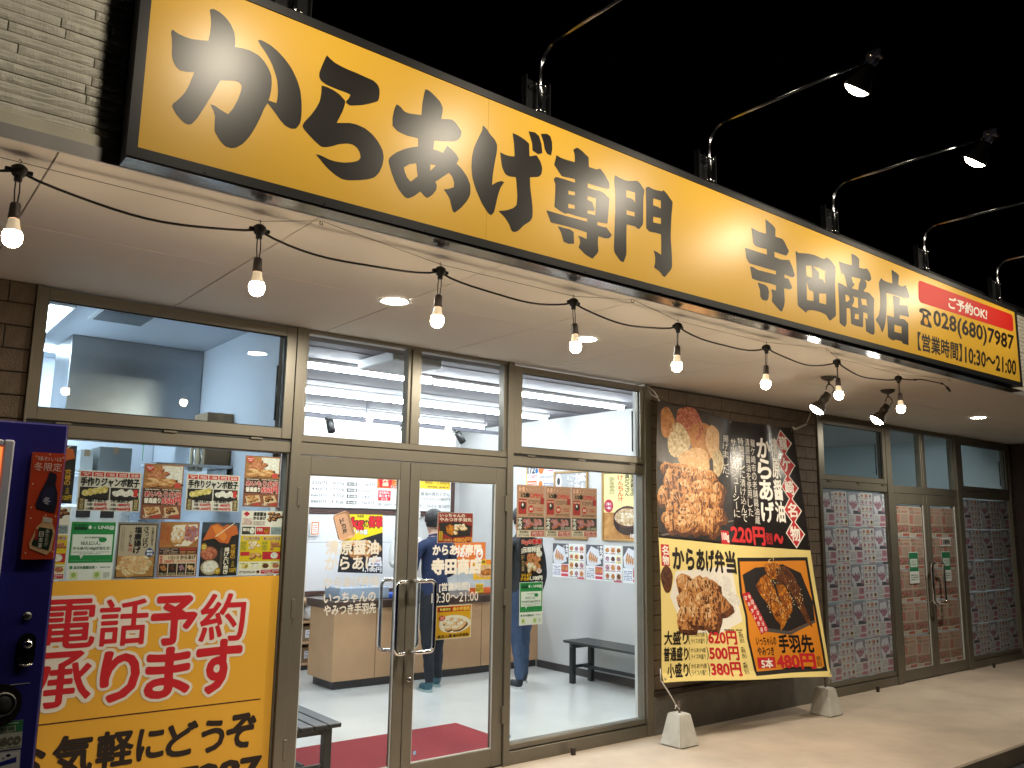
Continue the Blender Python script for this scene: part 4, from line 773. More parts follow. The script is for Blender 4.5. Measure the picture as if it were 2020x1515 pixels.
def quadtext(p, col, body, q, bold=.012, lv=1.5, out=None, ob=.05):
    (a, b), (c, d), (e, f), (g_, h_) = q       # tl tr br bl
    def put(cc, bd, l):
        vs, fs = text_mesh(body, bd)
        p.lay([((a*(1-s_)+c*s_)*t_+(g_*(1-s_)+e*s_)*(1-t_), (b*(1-s_)+d*s_)*t_+(h_*(1-s_)+f*s_)*(1-t_), w_) for s_, t_, w_ in vs], fs, pm(cc), l)
    if out: put(out, ob, lv-.7)
    put(col, bold, lv)
rp = []
for cx, cz, a0 in ((5.955, 3.345, 90), (7.50, 3.358, 0), (7.495, 3.285, -90), (5.945, 3.255, 180)):
    for k in range(6): a = math.radians(a0+90-k*18) if False else math.radians((a0+90)-k*18) ; rp.append((cx+.038*math.cos(a), cz+.038*math.sin(a)))
p.P('#cf2418', rp, 1)
quadtext(p, '#f4efe6', 'ご予約OK!', [(6.387, 3.345), (7.043, 3.36), (7.022, 3.268), (6.371, 3.253)], .03, 2.2)
D_ = '#1c0f0a'
quadtext(p, D_, '028(680)7987', [(6.125, 3.197), (7.521, 3.212), (7.49, 3.052), (6.11, 3.04)], .026)
quadtext(p, D_, '【営業時間】', [(5.86, 2.989), (6.545, 2.998), (6.525, 2.864), (5.85, 2.859)], .024)
quadtext(p, D_, '10:30～21:00', [(6.60, 2.987), (7.529, 3.002), (7.503, 2.876), (6.585, 2.866)], .026)
# telephone symbol: handset over a bell-shaped base with a dial
def ph(pts, lv=1.5, c=D_): p.P(c, [(5.905+u*.18, 3.045+w*.135) for u, w in pts], lv)
ph([(0, .72), (.02, .88), (.2, .98), (.5, 1.02), (.8, .98), (.98, .88), (1, .72), (.72, .70), (.70, .82), (.5, .86), (.3, .82), (.28, .70)])
ph([(.04, .04), (.04, .2), (.22, .42), (.30, .78), (.40, .78), (.40, .68), (.60, .68), (.60, .78), (.70, .78), (.78, .42), (.96, .2), (.96, .04)])
ph([(.5+.17*math.cos(t), .32+.21*math.sin(t)) for t in [i*.45 for i in range(14)]], 2.2, '#e0a020')
p.obj('lettering', sg)
# sheet metal closing the underside
h = MB(); h.box(.60, 7.612, 2.800, 2.892, 2.7535, 2.7575); h.obj('under_tray', M('polished_tray', (.62, .62, .62), .13, 1, bump=(3, .25)), sg)

# arm lamps ------------------------------------------------------------------------
LX = [1.14, 2.36, 3.60, 4.86, 6.08, 7.33]
LB = EM('lamp_lens_warm', (1.0, .86, .62), 40)
NAVY = M('lamp_navy_plastic', (.05, .06, .12), .4)
ordn = ['first', 'second', 'third', 'fourth', 'fifth', 'sixth']
lampdat = bpy.data.lights.new('sign_spot', 'SPOT'); lampdat.energy = SIGNW; lampdat.color = (1, .88, .70); lampdat.spot_size = math.radians(156); lampdat.spot_blend = .3; lampdat.shadow_soft_size = .10
L0 = None
for i, x in enumerate(LX):
    lab = f'{ordn[i]} arm lamp from the left, bent chrome pipe with shaded spotlight over the yellow sign'
    if L0 is not None:
        copy_tree(L0, (x, 2.86, 3.47), lab); continue
    t = thing('arm_lamp', lab, 'sign lamp', (x, 2.86, 3.47), 'arm lamps along the top of the sign'); L0 = t
    h = MB(); h.bev(x-.075, x+.075, 2.862, 2.868, 3.46, 3.675, .001); h.bev(x-.075, x-.069, 2.83, 2.8615, 3.46, 3.675, .001); h.bev(x+.069, x+.075, 2.83, 2.8615, 3.46, 3.675, .001); h.obj('bracket_plate', BLACK, t)
    h = MB()
    for z in (3.50, 3.63): h.tube([(x-.05, 2.835, z), (x-.02, 2.80, z), (x+.02, 2.80, z), (x+.05, 2.835, z), (x+.05, 2.861, z)], .004, 6); h.lathe([(.001, 0), (.009, 0), (.009, .01)], (x-.05, 2.852, z), (0, 1, 0), 6); h.lathe([(.001, 0), (.009, 0), (.009, .01)], (x+.05, 2.852, z), (0, 1, 0), 6)
    h.obj('u_bolts', CHROME, t)
    h = MB(); P_ = [(x, 2.822, 3.49), (x, 2.822, 3.70)]
    for k in range(1, 9):
        a = k/8*math.radians(85); P_.append((x, 2.822-.12*(1-math.cos(a)), 3.70+.12*math.sin(a)))
    P_.append((x, 1.86, 3.808)); h.tube(P_, .0115, 12); h.obj('pipe_arm', M('chrome_arm', (.34, .35, .38), .16, 1), t)
    d = Vector((0, .62, -.78)).normalized(); c = Vector((x, 1.935, 3.685))
    h = MB(); h.bev(x-.020, x+.020, 1.80, 1.875, 3.79, 3.835, .006); h.tube([(x, 1.83, 3.845), (x, 1.84, 3.79), tuple(c-d*.10)], [.016, .022, .022], 12); h.lathe([(.001, -.03), (.008, -.03), (.008, .03), (.001, .03)], (x, 1.845, 3.812), (1, 0, 0), 10, CHROME); h.obj('swivel_clamp', NAVY, t)
    h = MB(); h.lathe([(.001, -.115), (.03, -.115), (.034, -.08), (.05, -.045), (.064, -.005), (.066, .004), (.063, .004), (.058, -.01)], c, d, 24); h.obj('shade', M('lamp_shade_dark', (.012, .012, .014), .5), t)
    h = MB(); h.lathe([(.001, .030), (.025, .027), (.045, .018), (.058, .004), (.060, -.004)], c, d, 24); h.obj('lens', LB, t)
    sp = bpy.data.objects.new('spot_light', lampdat); COL.objects.link(sp); sp.parent = t; sp.location = c+d*.045-Vector(t['o_']); sp.rotation_euler = d.to_track_quat('-Z', 'Y').to_euler()

# ================================================================== STRING LIGHTS
sl = thing('string_light', 'black festoon cable with eight glowing warm bulbs hanging under the canopy', 'string light', (3.2, 3.0, 2.7))
JX = [.33, 1.13, 1.95, 2.74, 3.52, 4.335, 5.12, 5.935]
JZ = [2.695, 2.685, 2.688, 2.688, 2.69, 2.685, 2.70, 2.687]
RUB = M('black_rubber', (.010, .009, .009), .55)
wire = MB()
hooks = [(-.6, 2.93, 2.752), (1.345, 2.925, 2.752), (3.09, 2.93, 2.752), (4.9, 2.93, 2.752), (6.6, 2.93, 2.752)]
def wirepath(a, b, jx):
    P_ = [a]+[(x, 3.0, z+.03) for x, z in jx]+[b]; return P_
wire.tube([hooks[0], (-.45, 3.0, 2.73), (.33, 3.0, 2.725), (1.13, 3.0, 2.72), hooks[1]], .0012, 5)
wire.tube([hooks[1], (1.95, 3.0, 2.72), (2.74, 3.0, 2.72), hooks[2]], .0012, 5)
wire.tube([hooks[2], (3.52, 3.0, 2.722), (4.335, 3.0, 2.72), hooks[3]], .0012, 5)
wire.tube([hooks[3], (5.12, 3.0, 2.728), (5.935, 3.0, 2.72), hooks[4]], .0012, 5)
wire.obj('support_wire', M('thin_steel_wire', (.10, .09, .08), .4, .6), sl)
hk = MB()
for q in hooks: hk.tube([(q[0], q[1]+.01, 2.7545), (q[0], q[1]+.012, 2.742), (q[0]+.006, q[1], 2.736), (q[0], q[1]-.006, 2.744)], .002, 6)
hk.obj('screw_hook', RUB, sl)
cb = MB()
ends = [(-.55, 2.70)]+list(zip(JX, JZ))
for (a, za), (b, zb_) in zip(ends, ends[1:]):
    pts = []
    for k in range(15):
        t = k/14; sag = .052*(4*t*(1-t))**.8*(1 if k else 0); wig = .006*math.sin(7*t+a*3)*math.sin(math.pi*t)
        pts.append((a+(b-a)*t, 3.0+.006*math.sin(5*t+a), za+(zb_-za)*t-sag+wig))
    cb.tube(pts, .0048, 8)
pts = [(5.935, 3.0, 2.687), (6.1, 3.0, 2.697), (6.28, 3.0, 2.722), (6.45, 3.0, 2.725), (6.62, 3.0, 2.728), (6.68, 3.0, 2.712), (6.73, 3.0, 2.69)]
cb.tube(pts, .0045, 8); cb.tube([(6.69, 3.0, 2.708), (6.74, 3.0, 2.683)], .009, 8); cb.tube([(6.18, 3, 2.705), (6.2, 3, 2.71)], .008, 6); cb.tube([(6.60, 3, 2.727), (6.62, 3, 2.727)], .008, 6)
cb.obj('cable', RUB, sl)
BULBM = EM('bulb_glow', (1.0, .79, .52), BULB)
NECK = M('bulb_neck', (.85, .70, .48), .4, emit=.12)
def mk(fn, name, m):
    h = MB(); fn(h); me = bpy.data.meshes.new(name); me.from_pydata(h.v, [], h.f); me.polygons.foreach_set('use_smooth', h.sm); me.materials.append(m); return me
jm = mk(lambda h: (h.lathe([(.001, .02), (.014, .02), (.024, .012), (.026, 0), (.022, -.008), (.018, -.016), (.012, -.020), (.012, -.034), (.001, -.034)], (0, 0, 0), seg=12), h.bev(-.040, -.02, -.007, .007, -.008, .006, .002), h.bev(.02, .040, -.007, .007, -.008, .006, .002), h.tube([(0, 0, .018), (0, 0, .026), (.004, 0, .034), (0, 0, .04), (-.004, 0, .034)], .0015, 5)), 'junction', RUB)
cm = mk(lambda h: (h.tube([(-.006, 0, -.03), (-.007, 0, -.07), (-.004, 0, -.115)], .0022, 6), h.tube([(.006, 0, -.03), (.008, .002, -.07), (.004, 0, -.115)], .0022, 6)), 'drop_cord', RUB)
so = mk(lambda h: h.lathe([(.001, -.108), (.012, -.108), (.0155, -.113), (.0165, -.125), (.0175, -.150), (.0185, -.153), (.0185, -.163), (.001, -.163)], (0, 0, 0), seg=14), 'socket', M('socket_brown', (.05, .032, .025), .5))
nk = mk(lambda h: h.lathe([(.016, -.1635), (.0175, -.178), (.021, -.194), (.0255, -.204)], (0, 0, 0), seg=18), 'bulb_neck', NECK)
bu = mk(lambda h: h.lathe([(.0255, -.204), (.0285, -.214), (.0292, -.224), (.0275, -.236), (.022, -.247), (.012, -.2535), (.001, -.2555)], (0, 0, 0), seg=20), 'bulb', BULBM)
for i, (x, z) in enumerate(zip(JX, JZ)):
    tilt = (rnd(-.04, .04), rnd(-.04, .04), rnd(-.5, .5))
    j = inst('junction', jm, (x, 3.0, z), sl)
    for nm, me in (('drop_cord', cm), ('socket', so), ('bulb_neck', nk), ('bulb', bu)):
        o = bpy.data.objects.new(nm, me); COL.objects.link(o); o.parent = j; o.rotation_euler = tilt
# downlights ------------------------------------------------------------------------
DLM = EM('downlight_glow', (1.0, .93, .78), DOWN)
for i, x in enumerate((2.18, 3.56, 9.09)):
    t = thing('downlight', ['round recessed downlight nearest the camera, above the left door', 'round recessed downlight partly behind a hanging bulb', 'round recessed downlight in front of the vacant shop, farthest right'][i], 'downlight', (x, 3.79, 2.755), 'recessed downlights in the canopy')
    h = MB(); h.lathe([(.088, .0), (.088, -.004), (.080, -.006), (.066, -.002), (.063, .0)], (x, 3.785, 2.754), (0, 0, 1), 32); h.obj('trim_ring', M('white_trim', (.7, .68, .62), .35), t)
    h = MB(); h.lathe([(.063, -.0005), (.001, -.0012)], (x, 3.785, 2.754), (0, 0, 1), 32, None, False); h.obj('diffuser', DLM, t)
# banner spotlights -----------------------------------------------------------------
sd = bpy.data.lights.new('banner_spot', 'SPOT'); sd.energy = SPOTW; sd.color = (1, .88, .70); sd.spot_size = math.radians(120); sd.spot_blend = .8; sd.shadow_soft_size = .05
for i, (x, y) in enumerate(((5.853, 3.502), (6.765, 3.516))):
    t = thing('canopy_spotlight', ['black adjustable spotlight under the canopy, nearer the camera, aimed at the banner', 'black adjustable spotlight under the canopy, the right one of two, aimed at the banner'][i], 'spotlight', (x, y, 2.755), 'pair of adjustable spotlights under the canopy')
    BR_ = M('spot_body', (.030, .024, .018), .45)
    h = MB(); h.lathe([(.001, -.034), (.018, -.034), (.05, -.018), (.058, -.004), (.058, 0), (.001, 0)], (x, y, 2.7535), seg=24); h.obj('ceiling_cup', BR_, t)
    h = MB(); h.tube([(x, y, 2.722), (x-.004, y, 2.69)], .007, 8); h.tube([(x+.005, y, 2.70), (x+.05, y, 2.685), (x+.07, y, 2.66), (x+.045, y+.01, 2.63)], .004, 8); h.tube([(x-.01, y, 2.70), (x-.035, y, 2.675), (x-.03, y+.01, 2.65)], .004, 8); h.obj('stem', BR_, t)
    d = Vector((-.40, .42, -.80)).normalized(); c = Vector((x-.065, y+.075, 2.50))
    h = MB(); h.lathe([(.001, -.155), (.028, -.155), (.030, -.115), (.034, -.112), (.034, -.10), (.030, -.098), (.032, -.06), (.040, -.055), (.058, -.02), (.064, .0), (.061, .0), (.055, -.012)], c, d, 24); h.obj('lamp_head', BR_, t)
    h = MB(); h.lathe([(.001, .026), (.025, .023), (.045, .014), (.057, -.002)], c, d, 24); h.obj('lens', EM('spot_lens', (1, .93, .82), 22), t)
    sp = bpy.data.objects.new('spot_light', sd); COL.objects.link(sp); sp.parent = t; sp.location = c+d*.04-Vector((x, y, 2.755)); sp.rotation_euler = d.to_track_quat('-Z', 'Y').to_euler()

# ================================================================== BANNER
TL, TR, BRc, BL = Vector((5.135, 4.60, 2.64)), Vector((7.03, 4.60, 2.545)), Vector((6.87, 4.24, .345)), Vector((4.91, 4.40, .465))
def BF(u, v, d):
    a, b = u/100, v/100
    p_ = (TL*(1-a)+TR*a)*(1-b)+(BL*(1-a)+BRc*a)*b
    w = math.sin(math.pi*a)*(1-b)
    sagz = -.055*math.sin(math.pi*a)*(1-b)**3 if b < 1 else 0
    y = .05*math.sin(math.pi*a)*math.sin(math.pi*min(1, b)) + .034*math.sin(a*15+b*2.2)*(1-b)**1.2 + .019*math.sin((a+b*.55)*11)*(.35+b*.4) + .012*math.sin(a*23-b*6)*math.exp(-6*b) + .010*math.sin(9*(1-a)+7*b)*math.exp(-5*(1-b)) - .03*math.exp(-((a-.62+.25*b)/.07)**2)*(1-b)
    if b > .97: y += -.02*(b-.97)/.03
    x = .012*math.sin(b*7)*(a-.5)
    return (p_.x+x, p_.y+y-d, p_.z+sagz)
bn = thing('hanging_banner', 'large vinyl menu banner of fried chicken tied up on the brown wall between the shopfronts', 'banner', (6.0, 4.5, .4))
h = MB(); nx, nz_ = 60, 70; vs = [BF(i*100/nx, j*100/nz_, d) for d in (0, -.0012) for j in range(nz_+1) for i in range(nx+1)]; q = (nx+1)*(nz_+1)
fs = [(j*(nx+1)+i, (j+1)*(nx+1)+i, (j+1)*(nx+1)+i+1, j*(nx+1)+i+1) for j in range(nz_) for i in range(nx)]; fs += [tuple(q+k for k in f[::-1]) for f in fs]
h.add(vs, fs, None, True); h.obj('cloth', M('banner_cream', '#efd98a', .38, nz=(1.5, .04)), bn)
p = Print(BF, .0007, (100/60, 100/70))
BK_ = M('banner_black', (.018, .014, .013), .30)
YLW = '#efd98a'
p.R(BK_, 0, 0, 100, 52.5, .6)
# upper left photograph: chicken being fried, then a tray of karaage
p.R(M('ink_smoke', '#4a4038', .4, nz=(5, .5)), .3, .5, 44, 24, 1)
for i, (u, v, ru, rv, c) in enumerate(((20, 7, 7, 8, 'meat'), (28, 13, 8, 9, 'fry'), (14, 14, 6, 7, 'shio'), (36, 12, 6, 8, 'fryl'), (8, 8, 5, 6, 'fry'), (24, 21, 9, 5, 'fryl'), (40, 20, 5, 6, 'shio'))): p.E(c, u, v, ru, rv, 1.3+i*.1, 26, .12)
p.R('dark', .3, 24, 50, 51, 1.1)
p.P('#6e6458', [(2, 50.5), (50, 42), (50, 42.6), (2, 51.1)], 1.4)
p.F_('fry', -1, 21, 47, 51, 25, 11, 'fryd', 'fryl', 1.05, 2.2, .22)
# vertical lettering
p.V('#f2ece0', '揚げました。', 44.5, 7, 49, 27, .012, 3)
p.V('#f2ece0', 'サックリジューシーに', 50.5, 8, 54, 41, .015, 3)
p.V('#f2ece0', '特製タレに漬け込んで', 55, 7, 58.3, 42.5, .012, 3)
p.V('#f2ece0', '清原醤油を使用した', 55.3+4, 7, 62.2, 40, .010, 3)
p.V('#f2ece0', '龍ケ崎市の老舗醤油蔵', 63, 7, 66, 43, .012, 3)
p.V('#f6f0e4', 'からあげ', 67.5, 6, 76.5, 42, .035, 3)
p.V('#f6f0e4', '清原醤油', 78, 5, 85.5, 41.5, .03, 3)
for i, ch in enumerate('龍ケ崎名物'):
    cu, cv = 91.5, 7+i*9.6
    p.P('#f4ece0', [(cu, cv-6), (cu+6.6, cv), (cu, cv+6), (cu-6.6, cv)], 2+.02*i); p.P('#c8202a', [(cu, cv-5.3), (cu+5.8, cv), (cu, cv+5.3), (cu-5.8, cv)], 2.6+.02*i)
    p.T('#f6f0e4', ch, cu-3.2, cv-2.9, cu+3.2, cv+2.9, .03, lv=3.6)
p.R('#c8202a', 41.5, 46.6, 46.5, 51.8, 2); p.T('#f6f0e4', '100g', 42, 47.4, 46.3, 51, .03, lv=3)
p.T('#d8282c', '220円', 48, 44.2, 68, 51, .04, lv=3); p.T('#d8282c', '税別', 69, 46, 73.5, 50.5, .02, lv=3); p.T('#d8282c', '～', 75, 46.5, 82, 49.5, .05, lv=3)
# lower half
p.R(YLW, 0, 51.8, 100, 100, .9)
p.R('#c8202a', 1, 54, 5.6, 61.5, 1.6); p.V('#f6f0e4', '名物', 1.6, 54.3, 5.1, 61.2, .03, 3)
p.T('#1a0f0a', 'からあげ弁当', 7.5, 54.5, 48.5, 62.5, .045, lv=3)
p.P('#efe9dc', [(9, 63), (46, 60), (48, 80), (34, 84.5), (14, 84), (5, 72)], 1.4)
p.E('fryd', 3.6, 66, 3.4, 4.4, 1.7, 20, .1); p.F_('rice', 26, 62, 48, 80, 9, 21, 'rice', 'rice', 1, 1.5)
p.F_('fry', 6, 61.5, 42, 84.5, 9, 5, 'fryd', 'fryl', 1.0, 2.0, .36)
p.L('#5a4a2a', 37, 82.6, 47, 83.6, 1, 2, 3)
for i, (a, b, c, d) in enumerate((('大盛り', 'からあげ5個', 'ライス大盛り', '620円'), ('普通盛り', 'からあげ4個', 'ライス中盛り', '500円'), ('小盛り', 'からあげ3個', 'ライス小盛り', '380円'))):
    v = 83.6+i*5.3; u0 = [1.5, 1.2, 3.2][i]
    p.T('#1a0f0a', a, u0, v, 15.4, v+4.4, .03, lv=3); p.T('#1a0f0a', b, 17.2, v+.3, 25.4, v+1.9, .01, lv=3); p.T('#1a0f0a', c, 17.2, v+2.4, 25.4, v+4.1, .01, lv=3)
    p.T('#1a0f0a', '(', 15.7, v, 16.7, v+4.5, .01, lv=3); p.T('#1a0f0a', ')', 26, v, 27, v+4.5, .01, lv=3)
    p.T('#c8202a', d, 27.6, v, 43, v+4.4, .035, lv=3); p.V('#3a2010', '税別', 44.6, v+.6, 47.2, v+4, .01, 3); p.T('#3a2010', '(', 44.6, v, 47.2, v+.6, .0, lv=3)
p.P('#1a1410', [(50, 56.6), (97.5, 54.6), (98.6, 98), (51, 98.8), (49.2, 86), (50.2, 78), (49, 70)], 1.3)
p.P('#e08a22', [(51.2, 58), (96, 56), (97.2, 96.6), (52.2, 97.4), (50.6, 86), (51.5, 78), (50.4, 70)], 1.9)
p.P('#231d1c', [(52, 63), (60, 60), (80, 58), (92, 61), (96.5, 72), (96, 79), (80, 83.5), (62, 83), (53, 76)], 2.3)
p.P('#55504c', [(60, 82), (80, 83.6), (96, 79), (96, 80), (80, 84.8), (60, 83.4)], 2.5)
wing1 = [(62, 64), (67, 62), (71, 66), (74, 72), (75, 77), (73, 81), (70, 79), (66, 74), (61, 70), (59, 67)]
wing2 = [(74, 60), (82, 58.5), (87, 62), (90, 67), (91, 73), (93, 78), (94, 82), (91, 80), (88, 75), (85, 70), (80, 67), (74, 65)]
wing3 = [(66, 58.5), (75, 57.5), (80, 60), (76, 64), (70, 64), (66, 61)]
wing4 = [(73, 66), (79, 66), (84, 71), (83, 76), (78, 80), (75, 82.5), (73, 83), (74, 77), (75, 72)]
for k, w_ in enumerate((wing3, wing2, wing4, wing1)): p.P('wing' if k != 1 else 'fryd', w_, 2.8+k*.12)
rr_ = random.Random(5)
for w_ in (wing1, wing2, wing3, wing4):
    cu = sum(a for a, b in w_)/len(w_); cv = sum(b for a, b in w_)/len(w_)
    for k in range(34):
        t_, r_ = rr_.uniform(0, 6.28), rr_.uniform(0, 1)**.5; p.E('#f0dca0', cu+5.4*r_*math.cos(t_), cv+5.6*r_*math.sin(t_), .22, .30, 3.4, 5)
p.P('#c8202a', [(50, 70), (54.5, 69.3), (64, 83), (58.5, 84.6)], 3.6)
def slant(col, body, u0, v0, u1, v1, w, hh, lv):
    n_ = len(body)
    for i, ch in enumerate(body):
        a = i/max(1, n_-1); cu, cv = u0+(u1-u0)*a, v0+(v1-v0)*a; p.T(col, ch, cu-w, cv-hh, cu+w, cv+hh, .02, lv=lv)
slant('#f6f0e4', '寺田商店秘伝の', 54.3, 71, 61.8, 82.6, .8, .8, 4.4); slant('#f6f0e4', '甘辛タレ使用', 52, 71.5, 59, 83, .8, .8, 4.4)
p.T('#1a0f0a', 'いっちゃんの', 54.5, 85.4, 68.5, 88.4, .025, lv=3.4); p.T('#1a0f0a', 'やみつき', 54.5, 89, 66, 92, .025, lv=3.4); p.T('#1a0f0a', '手羽先', 70.5, 84.8, 92.5, 91.2, .035, lv=3.4)
p.R('#c8202a', 53.6, 92.6, 66, 97, 2.6); p.T('#f6f0e4', '5本', 56, 93.2, 64, 96.4, .035, lv=3.4)
p.T('#c8202a', '480円', 67.4, 91.8, 92, 97, .04, lv=3.4); p.V('#3a2010', '税別', 93, 92.4, 95.6, 96.4, .01, 3.4)
p.obj('print', bn)
ROPE = M('white_rope', (.62, .60, .56), .8)
h = MB(); h.tube([(5.135, 4.6, 2.64), (5.12, 4.63, 2.69), (5.11, 4.685, 2.73)], .006, 6); h.tube([(5.14, 4.6, 2.63), (5.10, 4.64, 2.66), (5.12, 4.68, 2.70)], .004, 6); h.obj('tie', ROPE, bn)
h = MB(); h.tube([(7.03, 4.6, 2.545), (7.15, 4.66, 2.545), (7.36, 4.67, 2.61)], .011, 8); h.tube([(7.36, 4.67, 2.61), (7.47, 4.69, 2.72), (7.48, 4.69, 2.75)], .005, 6); h.obj('pole', M('white_pole', (.66, .62, .55), .4), bn)
h = MB(); h.tube([(4.915, 4.40, .47), (4.93, 4.39, .44), (4.99, 4.38, .36), (5.04, 4.375, .292)], .0055, 6); h.tube([(4.90, 4.40, .56), (4.905, 4.40, .47)], .004, 6)
h.lathe([(.001, -.012), (.012, 0), (.001, .014)], (5.04, 4.375, .288), seg=8); h.tube([(5.04, 4.375, .288), (5.02, 4.37, .27)], .003, 5); h.tube([(5.04, 4.375, .288), (5.07, 4.37, .262)], .003, 5); h.obj('rope', ROPE, bn)
h = MB(); h.tube([(6.87, 4.24, .35), (6.90, 4.26, .31), (6.93, 4.28, .27)], .0055, 6); h.lathe([(.001, -.012), (.014, 0), (.001, .014)], (6.89, 4.25, .325), seg=8); h.obj('rope', ROPE, bn)
h = MB()
for u, v in ((1, 1), (99, 1), (1, 99), (99, 99), (50, 1), (1, 50), (99, 50)):
    c = BF(u, v, .003); h.lathe([(.006, 0), (.011, 0), (.011, .002)], c, (0, -1, 0), 12)
h.obj('eyelets', CHROME, bn)
CONC = M('pale_concrete', (.56, .55, .50), .8, nz=(9, .14), bump=(70, .35))
CHIP = M('chipped_concrete', (.22, .22, .20), .9, nz=(30, .3))
for cx, cy, lab in ((5.10, 4.40, 'white tapered concrete weight under the left corner of the banner'), (6.98, 4.35, 'white tapered concrete weight under the right corner of the banner')):
    t = thing('banner_weight', lab, 'weight', (cx, cy, 0), 'concrete weights holding the banner')
    bm = bmesh.new(); bmesh.ops.create_cube(bm, size=1)
    for v_ in bm.verts:
        s_ = .062 if v_.co.z > 0 else .105; v_.co = Vector((cx+v_.co.x*2*s_, cy+v_.co.y*2*s_, .001+.225*(v_.co.z+.5)))
    bmesh.ops.bevel(bm, geom=bm.edges[:], offset=.008, segments=2, affect='EDGES')
    bmesh.ops.subdivide_edges(bm, edges=bm.edges[:], cuts=2)
    for v_ in bm.verts:
        k_ = noise.noise(v_.co*22); 
        if v_.co.z < .05: v_.co += Vector((k_*.010, noise.noise(v_.co*19)*.010, 0))
    bm.verts.index_update(); h = MB(); h.add([v_.co[:] for v_ in bm.verts], [[v_.index for v_ in f.verts] for f in bm.faces], CONC)
    for i, f in enumerate(bm.faces):
        c_ = f.calc_center_median()
        if c_.z < .02 and noise.noise(c_*30) > -.1: h.mi[i] = h.mat(CHIP)
    bm.free(); h.obj('block', None, t)
    h = MB(); h.tube([(cx+.005, cy, .22), (cx+.005, cy, .30)], .009, 8); h.bev(cx-.004, cx+.014, cy-.010, cy+.010, .29, .31, .002); h.obj('rod', M('rusty_iron', (.12, .08, .06), .7), t)
for i, (x, y) in enumerate(((4.255, 4.645), (8.352, 4.622), (11.007, 4.617))):
    t = MB(); t.bev(x-.016, x+.016, y-.012, y+.012, 0, .05, .003); tag(t.obj('door_stop', M('dark_brown_plastic', (.03, .02, .018), .5)), ['small dark door stop on the pavement right of the double door', 'small dark stop post before the left window of the vacant shop', 'small dark stop post before the right window of the vacant shop'][i], 'door stop', 'small stop posts on the pavement')
# ================================================================== WINDOW POSTERS
YP = GY+.0075          # just behind the glass
def poster(name, x0, x1, z0, z1, bg, label, cat='poster', group=None, draw=None, y=None, tilt=0):
    yy = y or YP; t = tilt
    F = planar(yy, (x0+t, z1), (x1+t, z1+t*.4), (x1-t, z0+t*.4), (x0-t, z0))
    o = sheet(name, F, pm(bg), label, cat, group)
    p = Print(F)
    if draw: draw(p)
    if p.mb.v: p.obj('print', o)
    return o
G1 = 'menu posters taped inside the left window'
def d_gyoza(p):
    for i in range(5):
        u = 3+i*19.2; p.R('#c8342c', u, 3, u+17.2, 14.5, 1); p.L('#f4e8e0', u+3, 5, u+14.5, 13, 2, 2, i+3, .6)
    p.T('#15110f', '手作りジャンボ餃子', 4, 17, 97, 38, .045)
    p.R('dark', 3, 41, 49, 72, 1); p.R('dark', 51, 41, 97, 72, 1)
    for k in range(5): p.E('gyo', 12+k*7.4, 56-k*2.4, 5.5, 8.5, 2+k*.1, 14, .08)
    for k in range(5): p.E('rice', 60+k*7.4, 56-(k % 2)*4, 6, 8, 2+k*.1, 14, .15)
    p.R('#c8342c', 88, 44, 95, 62, 3)
    p.T('#15110f', '揚げ餃子', 16, 67, 47, 78, .03); p.T('#15110f', '冷凍餃子', 53, 67, 84, 78, .03)
    p.R('#5a4420', 2, 68, 12, 98, 2); p.V('#e8d8a0', '地元野菜', 4, 70, 10, 96, .01); p.R('#5a4420', 88, 68, 98, 98, 2); p.V('#e8d8a0', '国産豚肉', 90, 70, 96, 96, .01)
    for u, a, b in ((16, '530円', '1,060円'), (53, '480円', '960円')):
        p.T('#15110f', '5個', u, 80.5, u+7.5, 87, .02); p.T('#c8202a', a, u+11, 80, u+30, 87.5, .03); p.T('#15110f', '10個', u-1, 91, u+8.5, 97.5, .02); p.T('#c8202a', b, u+9.5, 90.5, u+31, 98, .03)
def d_aimori(p):
    p.R('wood', 2, 2, 98, 98, 1); p.R('rice', 45, 3, 97, 36, 1.4); p.F_('meat', 5, 4, 62, 34, 12, 3, 'fryd', 'fry', 1, 2); p.F_('fry', 4, 24, 96, 44, 6, 9, 'fryd', 'fryl', 1.2, 2.6)
    p.E('#c8443a', 14, 8, 11, 6, 3.2); p.L('#f4e4d8', 6, 5, 22, 11, 2, 4, 3); p.E('#c8443a', 86, 38, 9, 5, 3.2)
    p.R('#4a2418', 2, 44, 98, 74, 3); p.L('#e8dcc8', 6, 45, 96, 48, 1, 3.6, 7)
    p.T('#b81c2c', 'あいもり弁当', 6, 49.5, 96, 60, .04, '#f4eadc', .085, 4.4); p.T('#f4eadc', '普通盛り', 6, 62, 46, 71, .05); p.T('#d8283a', '550円', 50, 61, 97, 72.5, .05, '#f4eadc', .09, 4.4)
    p.R('#8a5038', 2, 74, 98, 98, 3); p.P('#d8b890', [(6, 80), (44, 77), (50, 90), (12, 95)], 3.4); p.F_('fry', 10, 77, 42, 92, 6, 4, 'fryd', 'fryl', 1, 3.6); p.P('#d8b890', [(56, 79), (88, 77), (96, 90), (60, 94)], 3.4); p.F_('fryd', 58, 77, 86, 91, 5, 6, 'dark', 'fry', 1, 3.6)
    p.T('#f0e0cc', '大盛り', 5, 93, 20, 97.5, .02); p.T('#f0e0cc', '小盛り', 54, 93, 69, 97.5, .02); p.T('#d8283a', '650円', 28, 92.5, 46, 97.5, .02); p.T('#d8283a', '450円', 78, 92.5, 96, 97.5, .02)
